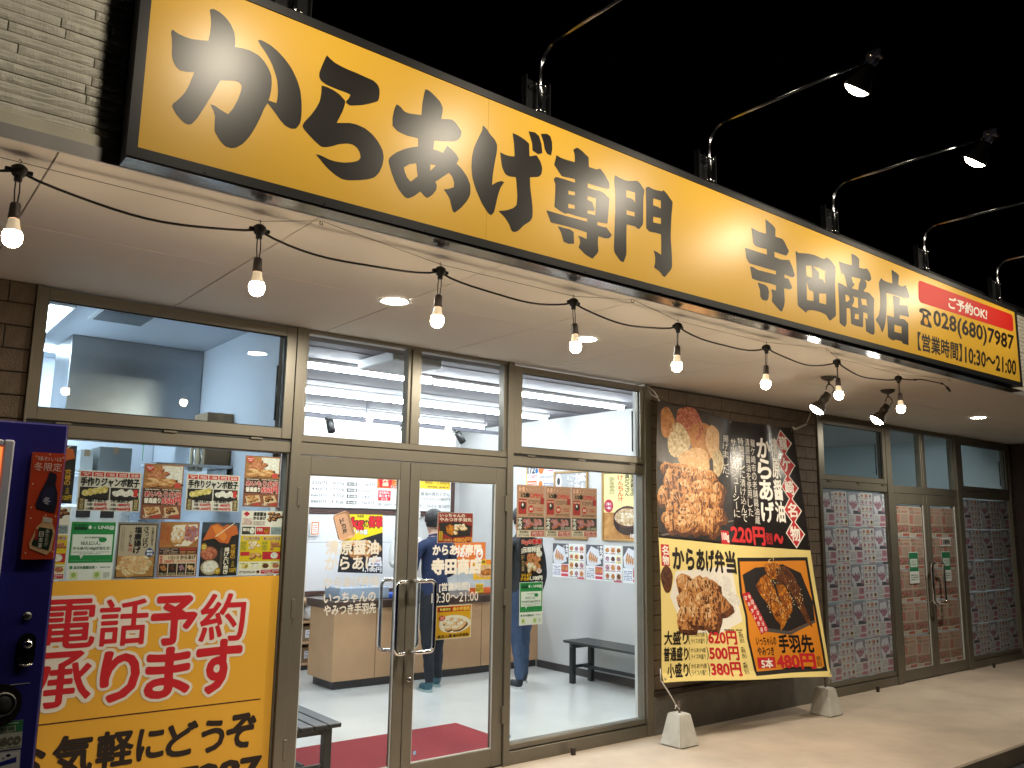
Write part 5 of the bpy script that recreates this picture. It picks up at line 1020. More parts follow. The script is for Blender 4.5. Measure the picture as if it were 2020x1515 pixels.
def d_line(p):
    p.R('#1f8a46', 2, 1, 98, 70, 1); p.T('#0f3c22', 'からあげ専門', 6, 5, 36, 8, .03); p.T('#0f3c22', '寺田商店', 8, 9, 36, 14, .06); p.E('#e8ece8', 42, 10, 3.5, 3, 2)
    p.T('#dce8dc', '×', 50, 9, 54, 12.5, .0); p.T('#eef4ee', 'LINE@', 60, 7, 95, 14, .03)
    p.R('#e4ece4', 6, 22, 94, 57, 2); p.P('#e4ece4', [(24, 56), (34, 56), (28, 63)], 2); p.R('#1f8a46', 7.2, 23, 7.5, 56, 3)
    p.T('#3f5a48', '友だち登録特典', 32, 25.5, 68, 29, .01); p.T('#2f4a38', '10人に1人、', 26, 33, 68, 40, .02); p.T('#2f4a38', 'からあげ(100g)が当たる!', 10, 42.5, 90, 49, .02); p.L('#6f8a78', 10, 50.5, 90, 55.5, 2, 4, 3, .35)
    p.P('#1f8a46', [(72+9*math.cos(t)*1.0, 31+4.5*math.sin(t)) for t in [i*.5 for i in range(13)]], 3); p.L('#70b888', 8, 65, 92, 66.5, 1, 4, 3)
    p.R('#e8ebe6', 2, 70, 98, 99, 1); p.R('#1f8a46', 6, 75, 12, 80, 2); p.T('#1f6a3a', '友だち登録方法', 15, 75, 60, 80, .03); p.L('#5f7a68', 63, 76, 95, 79, 1, 3, 5)
    p.R('#d4deb0', 8, 84, 25, 97, 2); p.R('#d4deb0', 58, 84, 75, 97, 2); p.E('#9ab858', 16, 90, 5, 4, 3); p.E('#9ab858', 66, 90, 5, 4, 3); p.L('#9aa89a', 80, 86, 94, 96, 3, 3, 6)
def d_shio(p):
    p.R('#8c8478', 0, 0, 100, 100, .6); p.R('#211c1a', 3, 3, 97, 98, 1); p.R('#b8aa94', 5.5, 5, 94.5, 96.5, 1.6)
    p.V('#1a1512', '塩唐揚げ', 42, 7, 59, 56, .04); p.V('#1a1512', 'さっぱり', 64, 7, 76, 46, .02); p.V('#3a2a20', '生姜が香る', 83, 8, 90, 42, .01); p.V('#2a1a14', '一番人気', 29, 14, 36, 42, .01); p.V('#c02a2a', '1 0円', 30, 40, 38, 52, .01); p.L('#4a4038', 10, 8, 13, 50, 30, 3, 3, .4); p.L('#4a4038', 15, 8, 18, 52, 30, 3, 4, .4)
    p.R('wood', 5.5, 60, 94.5, 96.5, 2); p.F_('shio', 8, 56, 92, 96, 15, 12, 'wood', 'fryl', 1.1, 2.5, .36); p.E('#1c3a7a', 82, 54, 11, 7.5, 4, 14, .1); p.T('#e8ecf4', '鶏肉', 75, 49.5, 89, 53.5, .03, lv=5); p.T('#e8ecf4', '使用', 75, 55, 89, 59, .03, lv=5)
def d_iro(p):
    p.R('#9a5a3c', 0, 0, 100, 100, 1); p.R('wood', 2, 1, 98, 46, 1.4); p.V('#c84430', 'いろいろ味が楽しめる', 3, 3, 13, 44, .01); p.L('#c84430', 15, 6, 26, 42, 14, 3, 4)
    p.P('#eadfce', [(28, 22), (36, 6), (94, 4), (98, 30), (74, 44), (40, 44)], 2); p.F_('fryl', 28, 6, 64, 42, 6, 7, 'wood', 'rice', 1, 2.5); p.F_('saus', 58, 2, 98, 36, 6, 17, 'meat', 'meat', 1, 2.8)
    p.R('#2c1c22', 2, 47, 98, 59, 2); p.L('#c8a890', 4, 48, 48, 58, 4, 3, 3); p.R('#a83a20', 52, 48, 96, 52, 3); p.L('#e8a060', 54, 53, 94, 58, 2, 3, 7)
    p.R('#e0c8a8', 3, 60, 97, 98, 2); p.V('#c02a2a', '新商品', 5, 61, 12, 76, .02); p.T('#2a1a14', 'いろいろ', 26, 62, 52, 68, .03); p.T('#2a1a14', 'からあげ', 56, 61, 95, 68.5, .04); p.T('#c83a2a', '280円', 16, 69, 40, 75, .02); p.L('#c83a2a', 46, 70, 96, 74, 2, 3, 8)
    for i, c in enumerate(('fry', 'fryd', 'saus', 'fryl')): p.R('#1c1614', 4+i*23.3, 76, 25+i*23.3, 97, 2.6); p.F_(c, 5+i*23.3, 77, 24+i*23.3, 90, 4, i, 'dark', c, 1, 3.2); p.L('#e0d0a0', 6+i*23.3, 92, 23+i*23.3, 96.5, 2, 4, i)
def d_taiyaki(p):
    p.R('dark', 0, 0, 100, 100, 1); p.R('#3a4450', 0, 0, 100, 20, 1.3); p.P('#c8642a', [(22, 6), (40, 2), (56, 8), (66, 4), (92, 6), (98, 22), (80, 26), (72, 40), (50, 38), (34, 30), (4, 34), (14, 18)], 2); p.P('#e08436', [(26, 8), (40, 5), (54, 12), (68, 26), (60, 36), (40, 26)], 2.4); p.P('#e8d8b8', [(36, 26), (86, 0), (87, 1.4), (37, 27.6)], 3)
    p.E('#b89018', 8, 46, 8, 6.5, 3); p.E('#b89018', 48, 91, 8, 6, 3); p.L('#fff0a0', 3, 42, 13, 50, 2, 4, 2); p.L('#fff0a0', 43, 88, 53, 94, 2, 4, 3)
    p.E('#8a5038', 22, 58, 23, 13, 2.3); p.E('meat', 22, 58, 21, 11, 2.7); p.E('#b8a888', 27, 84, 24, 14, 2.3); p.E('rice', 27, 83, 20, 11, 2.7, 16, .1)
    p.V('#d8a02a', '究極の', 80, 41, 92, 69, .02); p.V('#efe4cc', '揚げたい焼き', 63, 47, 76, 97, .03); p.L('#a09080', 52, 48, 59, 90, 26, 3, 5, .35); p.T('#d8b030', '120円', 80, 86, 98, 94, .03); p.V('#c8a030', '全品', 84, 72, 92, 84, .01)
def d_menu(p):
    p.R('#e6dfd2', 0, 0, 100, 100, 1); p.P('#b81c30', [(12, 1), (20, 5), (12, 9), (4, 5)], 2); p.T('#1c1614', '清原醤油', 28, 2, 58, 8, .04); p.T('#1c1614', 'からあげ', 28, 9, 58, 14, .05); p.F_('fryd', 60, 0, 99, 18, 8, 4, 'dark', 'fry', 1, 2)
    p.L('#b8485a', 3, 12, 26, 22, 6, 3, 3); p.L('#8a6a5a', 29, 16, 57, 23, 5, 3, 4)
    p.R('#3a342c', 3, 25, 34, 37, 2); p.R('#b82030', 36, 25, 70, 37, 2); p.R('#9aa8a8', 72, 25, 98, 37, 2); p.T('#f4ead8', '鶏料理', 5, 27, 20, 32, .03); p.E('rice', 27, 31, 6, 5, 3); p.T('#f4ead8', '手羽先', 38, 27, 52, 32, .03); p.E('wing', 62, 31, 7, 5, 3); p.L('#38485a', 74, 27, 96, 36, 4, 3, 5)
    p.R('#d8b818', 1, 39, 99, 79, 1.5); p.T('#7a1a14', 'からあげ弁当', 8, 40.5, 46, 46, .03, '#f8f0d8', .08); p.T('#7a1a14', 'あいもり弁当', 56, 40.5, 96, 46, .03, '#f8f0d8', .08)
    p.F_('shio', 18, 46, 48, 62, 8, 3, 'fry', 'rice', 1, 2.4); p.F_('meat', 70, 46, 98, 62, 7, 5, 'fryd', 'fry', 1, 2.4); p.L('#2a7a3a', 3, 48, 15, 62, 6, 3, 6); p.L('#2a7a3a', 53, 48, 66, 62, 6, 3, 7)
    p.R('#b82030', 3, 64, 24, 70, 2.5); p.R('#b82030', 55, 64, 98, 76, 2.5); p.E('rice', 84, 70, 9, 5, 3); p.F_('fry', 24, 64, 52, 76, 5, 8, 'fryd', 'fryl', 1, 2.4)
    for i in range(4): p.R('#e8e2b0', 2+i*24.6, 80, 25+i*24.6, 90, 2); p.E(('gyo', 'rice', 'fryd', 'meat')[i], 15+i*24.6, 86, 8, 3.6, 3); p.L('#2a2018', 4+i*24.6, 81, 22+i*24.6, 83, 1, 3, i)
    p.R('#b82030', 54, 92, 98, 98, 2); p.L('#f4e0d8', 56, 93, 96, 97.5, 2, 3, 3); p.L('#5a5048', 3, 93, 40, 97, 2, 3, 4); p.E('fryd', 47, 95, 4, 2.4, 3)
poster('window_poster', .937, 1.240, 1.634, 1.838, '#ded8cc', 'white dumpling poster with brush lettering, upper row left of two', 'poster', G1, d_gyoza, tilt=-.002)
poster('window_poster', 1.248, 1.454, 1.596, 1.889, '#9a6a4c', 'brown rice box poster priced 550 yen, hung lower, between the two dumpling posters', 'poster', G1, d_aimori)
poster('window_poster', 1.474, 1.770, 1.646, 1.847, '#ded8cc', 'white dumpling poster with brush lettering, upper row right of two', 'poster', G1, d_gyoza, y=YP+.003, tilt=-.002)
poster('window_poster', 1.793, 2.003, 1.675, 1.966, '#9a6a4c', 'brown rice box poster priced 550 yen, hung highest by the right frame', 'poster', G1, d_aimori)
poster('window_poster', .921, 1.136, 1.285, 1.580, '#e6e9e4', 'green and white messaging sign-up poster at the left of the lower row, left window', 'poster', G1, d_line)
poster('window_poster', 1.143, 1.346, 1.290, 1.578, '#b8aa94', 'beige poster of salt fried chicken in a black border, lower row left window', 'poster', G1, d_shio)
poster('window_poster', 1.355, 1.561, 1.293, 1.583, '#9a5a3c', 'brown poster of assorted fried chicken in a tray, centre of lower row left window', 'poster', G1, d_iro)
poster('window_poster', 1.576, 1.784, 1.293, 1.584, '#1a1614', 'black poster with orange fish shaped cake, lower row left window', 'poster', G1, d_taiyaki)
poster('window_poster', 1.792, 2.038, 1.292, 1.652, '#e6dfd2', 'yellow and white full menu poster at the right frame of the left window', 'poster', G1, d_menu)
poster('window_poster', .672, .915, 1.292, 1.650, '#e6dfd2', 'full menu poster half hidden behind the vending machine', 'poster', G1, d_menu)
def d_tai2(p):
    d_taiyaki(p)
poster('window_poster', .700, .915, 1.667, 1.958, '#1a1614', 'black poster with gold lettering half hidden behind the vending machine', 'poster', G1, d_tai2)
clip = MB(); clip.bev(1.225, 1.245, GY+.008, GY+.02, 1.985, 2.0, .003); clip.tube([(1.235, GY+.012, 1.985), (1.236, GY+.012, 1.90)], .002, 5); tag(clip.obj('hanging_clip', M('green_plastic', (.05, .45, .12), .4), None), 'small green clip at the top of the left window', 'clip')
# yellow film with red rounded lettering
YF_ = rectF(GY-.0012, .668, 2.033, .10, 1.287)
fl = sheet('window_sticker', rectF(GY-.0012, .668, 2.033, .10, 1.287), M('yellow_film', (.70, .37, .035), .45, nz=(.9, .03)), 'orange yellow window film with big red telephone order lettering in white outline', 'window film', None, .0006)
p = Print(lambda u, v, d: (u, GY-.0018-d, v), .0004)
# yellow film uses world x, z so that v is up: flip
class WPrint(Print):
    def T(s, c, body, x0, z0, x1, z1, bold=.012, out=None, ob=.05, lv=2, rot=0):
        cx, cz = (x0+x1)/2, (z0+z1)/2
        def put(col, bd, l):
            vs, fs = text_mesh(body, bd); o_ = []
            for a, b, w in vs:
                x, z = x0+(x1-x0)*a, z0+(z1-z0)*b; dx, dz = x-cx, z-cz
                o_.append((cx+dx*math.cos(rot)-dz*math.sin(rot), cz+dx*math.sin(rot)+dz*math.cos(rot), w))
            s.lay(o_, fs, pm(col), l)
        if out: put(out, ob, lv-.8)
        put(c, bold, lv)
p = WPrint(lambda u, v, d: (u, GY-.0018-d, v), .0004)
RED, WHT = '#b81420', '#d8d2c6'
for ch, x0, x1, z0, z1 in (('電', .835, 1.075, .965, 1.195), ('話', 1.095, 1.325, .960, 1.188), ('予', 1.350, 1.575, .950, 1.188), ('約', 1.600, 1.845, .945, 1.195),
                          ('承', .800, 1.080, .690, .945), ('り', 1.130, 1.300, .690, .925), ('ま', 1.345, 1.560, .685, .925), ('す', 1.600, 1.835, .680, .945)):
    st_ = .9*(round(x0*100) % 3); vs_, fs_ = text_mesh(ch, .085); p.lay([(x0+(x1-x0)*a, z0+(z1-z0)*b, w) for a, b, w in vs_], fs_, pm(WHT), 1+st_*.9); p.T(RED, ch, x0, z0, x1, z1, .016 if ch in '電話約承' else .034, lv=4.2)
p.R('#3a140c', .668, .612, 1.965, .618, 1)
for ch, x0, x1, z0, z1 in (('お', .730, .905, .360, .530), ('気', .945, 1.115, .365, .545), ('軽', 1.140, 1.305, .375, .540), ('に', 1.330, 1.455, .385, .530), ('ど', 1.475, 1.625, .380, .540), ('う', 1.655, 1.770, .375, .530), ('ぞ', 1.790, 1.945, .375, .545)):
    p.T('#1e120c', ch, x0, z0, x1, z1, .035)
p.T('#1e120c', '028(680)7987', .69, .16, 1.985, .31, .05)
p.obj('lettering', fl)
# vinyl lettering on the door panes, outside face
VIN = '#d9d3c6'
def vinyl(nm_label, items):
    x, z = items[0][1]*1.0055, 1.6+(items[0][3]-1.6)*1.0055
    o = thing('door_lettering', nm_label, 'lettering', (x, GY-.001, z))
    for body, x0, x1, z0, z1, b in items:
        p = WPrint(lambda u, v, d: (u*1.0055, GY-.0005-d, 1.6+(v-1.6)*1.0055), .0004)
        p.T(VIN, body, x0, z0, x1, z1, b); p.obj('lettering_line', o)
vinyl('cream vinyl menu lettering in five lines on the left door pane', [('清原醤油', 2.304, 2.661, 1.402, 1.487, .03), ('からあげ', 2.305, 2.656, 1.312, 1.392, .03), ('からあげ弁当', 2.303, 2.668, 1.205, 1.272, .025), ('いっちゃんの', 2.308, 2.653, 1.118, 1.178, .03), ('やみつき手羽先', 2.312, 2.660, 1.048, 1.110, .03)])
vinyl('cream vinyl shop name and opening hours on the right door pane', [('からあげ専門', 3.064, 3.452, 1.392, 1.458, .045), ('寺田商店', 3.062, 3.455, 1.270, 1.366, .06), ('[営業時間]', 3.122, 3.365, 1.155, 1.213, .02), ('10:30～21:00', 3.065, 3.437, 1.088, 1.150, .012)])
def d_wing(p):
    p.R('#8c2c24', 1, 1, 99, 99, 1); p.T('#efe4d0', 'いっちゃんの', 5, 4, 76, 15, .02); p.T('#efe4d0', 'やみつき手羽先', 5, 17, 95, 29, .02); p.P('#2a2422', [(3, 34), (60, 30), (96, 44), (92, 76), (40, 82), (8, 64)], 2)
    p.P('wing', [(22, 46), (34, 38), (46, 44), (52, 60), (40, 76), (26, 68)], 2.6); p.F_('fryl', 40, 32, 86, 76, 7, 6, 'fryd', 'rice', 1, 2.9); p.R('#c8a020', 4, 62, 14, 92, 3); p.L('#5a3a10', 6, 64, 12, 90, 8, 3.6, 3); p.T('#e8b060', '(5本)', 18, 86, 40, 96, .02); p.T('#e89a3a', '480円', 44, 82, 98, 98, .03)
poster('door_poster', 3.118, 3.405, 1.469, 1.669, '#d8c8b4', 'dark red poster with chicken wing photo at the top of the right door pane', 'poster', 'posters on the right door', d_wing)
def d_gold(p):
    p.R('#d8a018', 2, 2, 98, 98, 1); p.R('#c82018', 4, 4, 96, 19, 1.6); p.R('#2a1810', 8, 6, 42, 17, 2); p.T('#e8c860', '数量限定', 10, 7.5, 40, 15.5, .03); p.T('#f0c850', '金の手羽先', 46, 6, 94, 17, .05); p.E('#e8dcc8', 52, 56, 45, 28, 2, 22, .06)
    p.F_('fryl', 20, 34, 82, 80, 6, 3, 'fryd', 'rice', 1.15, 2.4, .42); p.E('#c03028', 17, 37, 9, 8, 4); p.L('#f4dcc8', 11, 32, 23, 42, 3, 5, 3); p.T('#1e140e', '本日入荷', 6, 86, 46, 96, .03); p.T('#1e140e', '金の手羽先', 49, 86, 93, 95.5, .03)
poster('door_poster', 3.124, 3.409, .850, 1.064, '#e6dcc8', 'yellow poster with sliced chicken photo low on the right door pane', 'poster', 'posters on the right door', d_gold, tilt=.002)
def d_camp(p):
    p.R('#b88c70', 0, 0, 100, 100, 1); p.T('#e8b898', '新春キャンペーン', 6, 3, 96, 14, .03, '#7a1c18', .10); p.T('#14100e', '1/2㊗', 14, 15, 44, 24, .05); p.T('#c83c38', 'OPEN!', 45, 16, 92, 24, .03)
    p.R('#a8302c', 6, 27, 34, 56, 2); p.E('#2a2422', 22, 40, 9, 7, 3); p.E('#e8e0d4', 20, 38, 3, 3, 3.5); p.L('#e8c8b0', 8, 29, 32, 33, 1, 3, 3); p.L('#6a3a2c', 40, 28, 88, 36, 3, 3, 4); p.R('#a8302c', 84, 24, 97, 36, 3); p.E('#b83028', 50, 46, 10, 7, 3); p.T('#e8d8c4', '無料', 44, 43, 57, 49, .02, lv=4.2); p.L('#b02c28', 62, 42, 92, 50, 2, 3, 5); p.L('#4a342a', 40, 54, 92, 59, 2, 3, 6)
    p.R('#3a3a34', 4, 62, 98, 86, 2); p.F_('meat', 20, 63, 60, 85, 6, 4, 'fryd', 'saus', 1, 2.6); p.F_('saus', 56, 63, 92, 80, 5, 5, 'meat', 'meat', 1, 2.8); p.V('#f0e8dc', 'やみつき', 5, 63, 18, 85, .04); p.L('#d8d0b8', 60, 80, 96, 85, 2, 3, 7)
    p.R('#d8c8b0', 2, 87, 98, 99, 2); p.T('#2a1c16', '寺田商店', 10, 88, 42, 92, .03); p.L('#4a3a30', 6, 93, 44, 98, 2, 3, 8); p.R('#b02c28', 50, 88, 97, 98, 2.5); p.L('#ecd8c8', 53, 89, 95, 97, 3, 3.4, 9)
for i, (x0, x1) in enumerate(((3.786, 4.049), (4.052, 4.308), (4.311, 4.576))):
    poster('campaign_flyer', x0, x1, 1.508, 1.880, '#b88c70', f"brown opening campaign flyer, {['left', 'middle', 'right'][i]} of three side by side in the third window", 'flyer', 'campaign flyers in the third window', d_camp)
def d_doka(p):
    p.R('#16100e', 1, 1, 99, 99, 1); p.T('#c8202c', '1kgの衝撃', 6, 2, 94, 15, .05, '#e8d8c0', .09); p.P('#b8b0a8', [(4, 24), (96, 14), (96, 22), (4, 36)], 1.8); p.T('#f4ece0', '元祖特盛', 10, 20, 88, 32, .04, '#1c1410', .08); p.F_('fry', 20, 30, 96, 78, 12, 6, 'fryd', 'meat', 1, 2.4); p.F_('shio', 28, 54, 70, 82, 5, 3, 'fry', 'rice', 1, 3.0); p.E('rice', 84, 36, 13, 8, 3.3); p.R('#2a1c14', 4, 36, 20, 78, 3); p.V('#c8a878', 'ドカ盛', 6, 38, 18, 76, .01); p.E('#e8d8d0', 84, 76, 12, 6, 4); p.L('#b82030', 76, 72, 92, 80, 2, 5, 3)
    p.T('#e8b020', 'からあげ', 6, 82, 50, 89, .04); p.T('#e8b020', 'ドカ弁', 4, 90, 42, 98, .05); p.T('#f4f0e8', '1,100円', 44, 88, 98, 98, .05)
poster('window_poster', 3.824, 4.032, 1.199, 1.500, '#16100e', 'black and red poster of a huge fried chicken lunch below the campaign flyers', 'poster', None, d_doka)
poster('window_poster', 3.822, 4.035, .899, 1.194, '#e6e9e4', 'green and white messaging sign-up poster low in the third window', 'poster', None, d_line)
for i, (x, z) in enumerate(((3.745, .165), (2.99, .17))):
    o = sheet('safety_mark', rectF(GY-.001, x-.010, x+.010, z, z+.022), M('blue_sticker', (.25, .45, .7), .4), ['tiny blue round sticker at the lower left of the third window', 'tiny blue round sticker at the lower left of the right door pane'][i], 'sticker')
# flyers papering the vacant shop from inside --------------------------------------------
def fl_pink(p):
    p.R('#9c96a6', 0, 0, 100, 62, 1); p.P('#cfcbd6', [(4, 40), (14, 10), (60, 6), (80, 30), (74, 58), (20, 62)], 1.6)
    for k in range(6):
        u, v = 20+k*8.5, 34+(k % 2)*4; a = -.9+k*.34; c_, s_ = math.cos(a), math.sin(a)
        p.P('saus', [(u+6*x*c_-16*y*s_, v+(6*x*s_+16*y*c_)*.75) for x, y in [(math.cos(t), math.sin(t)) for t in [i*.52 for i in range(12)]]], 2+k*.1)
    p.V('#f0eef2', 'やみつき', 82, 2, 97, 44, .03); p.L('#5c5664', 66, 4, 78, 30, 8, 3, 2); p.R('#5a5462', 40, 52, 98, 62, 2.6); p.E('saus', 86, 50, 10, 7, 3)
    p.R('#d2ccd0', 0, 62, 100, 100, 1); p.L('#8a8494', 4, 66, 50, 86, 6, 2, 3); p.R('#c08494', 56, 66, 98, 84, 2); p.E('saus', 78, 74, 14, 7, 3); p.R('#b8788a', 50, 88, 98, 97, 2); p.L('#8a8494', 4, 89, 46, 97, 2, 2, 4)
def fl_grid(p):
    p.R('#d0cace', 0, 0, 100, 100, 1)
    rr = random.Random(3)
    for r in range(5):
        for c in range(3): p.R(rr.choice(('#d8d0c4', '#ccc6ce', '#c4b8bc')), 3+c*32, 3+r*19, 33+c*32, 20+r*19, 2); p.E(rr.choice(('meat', 'saus', 'fryd', 'saus')), 18+c*32+rr.uniform(-3, 3), 9+r*19, rr.uniform(6, 11), 4.5, 3, 12, .15); p.L('#8a8490', 5+c*32, 15+r*19, 31+c*32, 19+r*19, 1, 4, r*3+c)
    p.R('#b8788a', 50, 97, 98, 100, 2)
def fl_open_(p):
    p.R('#c8ac9c', 0, 0, 100, 100, 1); p.T('#a85c50', '新春キャンペーン', 6, 3, 96, 13, .02); p.T('#5a4a44', '1/2', 14, 15, 40, 23, .03); p.T('#b8685c', 'OPEN!', 46, 16, 92, 23, .02)
    p.R('#b8786c', 6, 27, 34, 56, 2); p.L('#9a7468', 40, 28, 94, 58, 9, 3, 4); p.R('#98806c', 4, 62, 98, 86, 2); p.F_('meat', 14, 62, 60, 86, 5, 4, 'fryd', 'saus', 1, 2.6); p.F_('saus', 54, 63, 94, 82, 4, 5, 'meat', 'meat', 1, 2.8); p.R('#dcccc0', 2, 87, 98, 99, 2); p.R('#b8685c', 50, 89, 97, 98, 2.5); p.L('#8a7468', 6, 89, 44, 97, 2, 3, 8)
def mkfly(draw, bg, w, hgt):
    F = lambda u, v, d: (w*u/100, -d, hgt*(1-v/100)); o = sheet('window_flyer', F, pm(bg), None, None, None, .001)
    # re-origin at lower left
    off = Vector(F(50, 50, 0)); me = o.data
    for v_ in me.vertices: v_.co += off
    p = Print(F); draw(p); me2 = None
    k = p.mb; mesh = bpy.data.meshes.new('print'); mesh.from_pydata(k.v, [], k.f)
    for mm in k.mats: mesh.materials.append(mm)
    mesh.polygons.foreach_set('material_index', k.mi)
    bpy.data.objects.remove(o); return me, mesh
FP = mkfly(fl_pink, '#c8c2c8', .25, .368); FG = mkfly(fl_grid, '#d0cace', .25, .368)
fl_open = fl_open_
FO = mkfly(fl_open, '#c8ac9c', .30, .37)
rows_ = ['top', 'second', 'middle', 'fourth', 'bottom']; cols_ = ['first', 'second', 'third', 'fourth', 'fifth']
def place_fly(me, x, z, y, lab, sc, grp):
    o = bpy.data.objects.new('window_flyer', me[0]); COL.objects.link(o); o.location = (x, y, z); o.scale = (sc[0], 1, sc[1]); o.rotation_euler = (0, rnd(-.012, .012), 0); tag(o, lab, 'flyer', grp)
    c = bpy.data.objects.new('print', me[1]); COL.objects.link(c); c.parent = o
for wi, (xa, xb, nm) in enumerate(((7.655, 8.90, 'left'), (10.69, 12.06, 'right'))):
    for r in range(5):
        for c in range(5):
            pink = (c % 2 == 0); w = (xb-xa)/5
            place_fly(FP if pink else FG, xa+c*w+rnd(-.004, .004), 1.998-.372*(r+1)+rnd(-.006, .006), YP+.001*(c % 2), f"{'pink sausage' if pink else 'grey dish grid'} flyer, {cols_[c]} column, {rows_[r]} row, {nm} window of the vacant shop", ((w-.003)/.25, .98), 'flyers papering the vacant shop windows')
for di, (xa, xb, nm) in enumerate(((9.105, 9.71, 'left'), (9.875, 10.485, 'right'))):
    for r in range(5):
        for c in range(2):
            w = (xb-xa)/2
            place_fly(FO, xa+c*w, 1.875-.35*(r+1)+rnd(-.005, .005), YP+.001*c, f"faded red opening flyer, {['left', 'right'][c]} column, {rows_[r]} row, {nm} door of the vacant shop", ((w-.003)/.30, .92), 'flyers papering the vacant shop doors')
for x, nm in ((9.34, 'left'), (10.11, 'right')):
    poster('door_poster', x, x+.21, 1.02, 1.36, '#c8ccc8', f'small green and white notice over the flyers on the {nm} door of the vacant shop', 'notice', None, lambda p: (p.R('#1f6a46', 2, 2, 98, 62, 1), p.R('#b8c4bc', 12, 22, 88, 48, 2), p.L('#5a7a68', 18, 26, 82, 44, 3, 3, 2), p.R('#c8ccc8', 2, 62, 98, 98, 1), p.L('#4a6a58', 12, 70, 88, 92, 3, 3, 4)), y=GY-.0015)
poster('door_poster', 10.09, 10.36, 1.42, 1.52, '#c8c8c4', 'small white notice over the flyers at the top of the vacant shop right door', 'notice', None, lambda p: (p.R('#c0504c', 4, 14, 18, 86, 2), p.T('#3a3a3c', '店舗移転', 24, 20, 92, 80, .03)), y=GY-.0015)

# ================================================================== VENDING MACHINE
vm = thing('vending_machine', 'dark blue drinks vending machine with lit display at the left edge', 'vending machine', (0, 3.45, 0))
BLUE = M('vending_blue', (.030, .028, .25), .33, coat=.3)
h = MB(); h.bev(-.60, .567, 3.10, 3.80, .03, 1.902, .006); h.obj('cabinet', BLUE, vm)
h = MB()
for x in (-.5, .47):
    for y in (3.16, 3.7): h.bev(x-.03, x+.03, y-.03, y+.03, .0, .03, .002)
h.obj('foot', BLKPL, vm)
h = MB(); frame_mb(h, -.55, .413, 1.30, 1.838, .02, .030, .022, .02, 3.062, 3.0995, .005); dw = h.obj('display_window', M('display_frame', (.62, .66, .82), .3), vm)
h = MB(); h.box(-.53, .383, 3.092, 3.098, 1.32, 1.816); h.obj('backlit_panel', EM('display_red_glow', (1.0, .16, .035), .75), dw)
h = MB(); h.bev(-.53, .383, 3.065, 3.092, 1.625, 1.64, .002); h.obj('display_shelf', M('white_plastic', (.8, .82, .84), .4), dw)
for k in range(6):
    x = .345-k*.075; h = MB(); h.lathe([(.001, 0), (.021, 0), (.023, .01), (.023, .07), (.012, .10), (.010, .12), (.001, .12)], (x, 3.079, 1.322), seg=12, m=M(f'can_{k%3}', ((.7, .6, .1), (.75, .75, .72), (.6, .05, .05))[k % 3], .3)); h.obj('sample_bottle', None, dw)
F = planar(3.080, (.470, 1.805), (.561, 1.805), (.557, 1.466), (.468, 1.466))
h = MB(); h.bev(.468, .559, 3.081, 3.0995, 1.466, 1.805, .003); pb = h.obj('advert_panel', M('advert_orange', (.72, .12, .03), .35), vm)
p = Print(F, .0008); p.R('#d0441c', 0, 0, 100, 100, 1, 1, 1); p.T('#f0e4dc', '味わいは', 16, 3.5, 92, 8, .0); p.T('#f0e4dc', '冬限定', 6, 9.5, 94, 17.5, .0)
p.P('#141430', [(56, 19), (60, 18), (80, 20), (82, 24), (80, 30), (90, 38), (92, 48), (88, 57), (30, 53), (24, 49), (34, 38), (46, 30), (52, 25)], 3); p.P('#24244e', [(50, 33), (74, 32), (82, 40), (78, 50), (40, 47), (42, 38)], 3.6); p.T('#c8ccdc', '冬', 46, 42, 70, 49, .02, lv=5)
p.P('#e8c090', [(50, 66), (52, 60), (84, 62), (84, 66), (96, 74), (92, 92), (76, 96), (22, 90), (18, 86), (36, 70)], 3); p.P('#14301c', [(44, 70), (86, 72), (90, 76), (82, 92), (28, 87), (26, 85)], 3.8); p.P('#d8d8d4', [(56, 61), (80, 62), (80, 66), (54, 65)], 4); p.V('#e8e4d8', '日本茶', 46, 74, 60, 90, .02, 5); p.V('#e8e4d8', 'あたたか', 66, 72, 78, 88, .01, 5); p.R('#b8302c', 34, 72, 42, 82, 4)
for k, (u, v) in enumerate(((10, 4), (52, 1.5), (96, 4), (8, 30), (12, 52), (92, 60), (14, 62), (10, 94), (96, 93), (60, 59))): p.E('#f4d8b0', u, v, 2.5, .8, 3, 8)
p.obj('print', pb)
VF = lambda u, v, d: (u, 3.0995-d, v)
h = MB(); h.lathe([(.001, -.008), (.011, -.008), (.013, -.004), (.013, 0)], (.504, 3.0995, 1.29), (0, 1, 0), 20); h.obj('key_lock', M('dull_metal', (.4, .4, .38), .35, 1), vm)
h = MB()
def pill(mb, cx, cz, w, hh, y0, y1, n=10):
    v = [(cx+w*math.cos(math.pi*k/n), cz+hh+w*math.sin(math.pi*k/n)) for k in range(n+1)]+[(cx+w*math.cos(math.pi+math.pi*k/n), cz-hh+w*math.sin(math.pi+math.pi*k/n)) for k in range(n+1)]
    N_ = len(v); mb.add([(x, y0, z) for x, z in v]+[(x, y1, z) for x, z in v], [tuple(range(N_))]+[(i, (i+1) % N_, N_+(i+1) % N_, N_+i) for i in range(N_)])
pill(h, .511, 1.187, .024, .028, 3.088, 3.0995); lh = h.obj('lock_handle', M('gloss_black', (.01, .01, .012), .12), vm)
h = MB(); h.lathe([(.001, -.016), (.008, -.016), (.012, -.010), (.015, -.004), (.017, 0)], (.512, 3.088, 1.205), (0, 1, 0), 20); h.obj('knob', CHROME, lh)
h = MB(); h.tube([(.492, 3.0875, 1.145), (.511, 3.0865, 1.140), (.530, 3.0875, 1.145)], .0028, 6); h.obj('lip', CHROME, lh)
h = MB(); pill(h, .455, 1.028, .058, .004, 3.086, 3.0995, 16); cr_ = h.obj('coin_return', M('smoke_black', (.018, .016, .014), .2), vm)
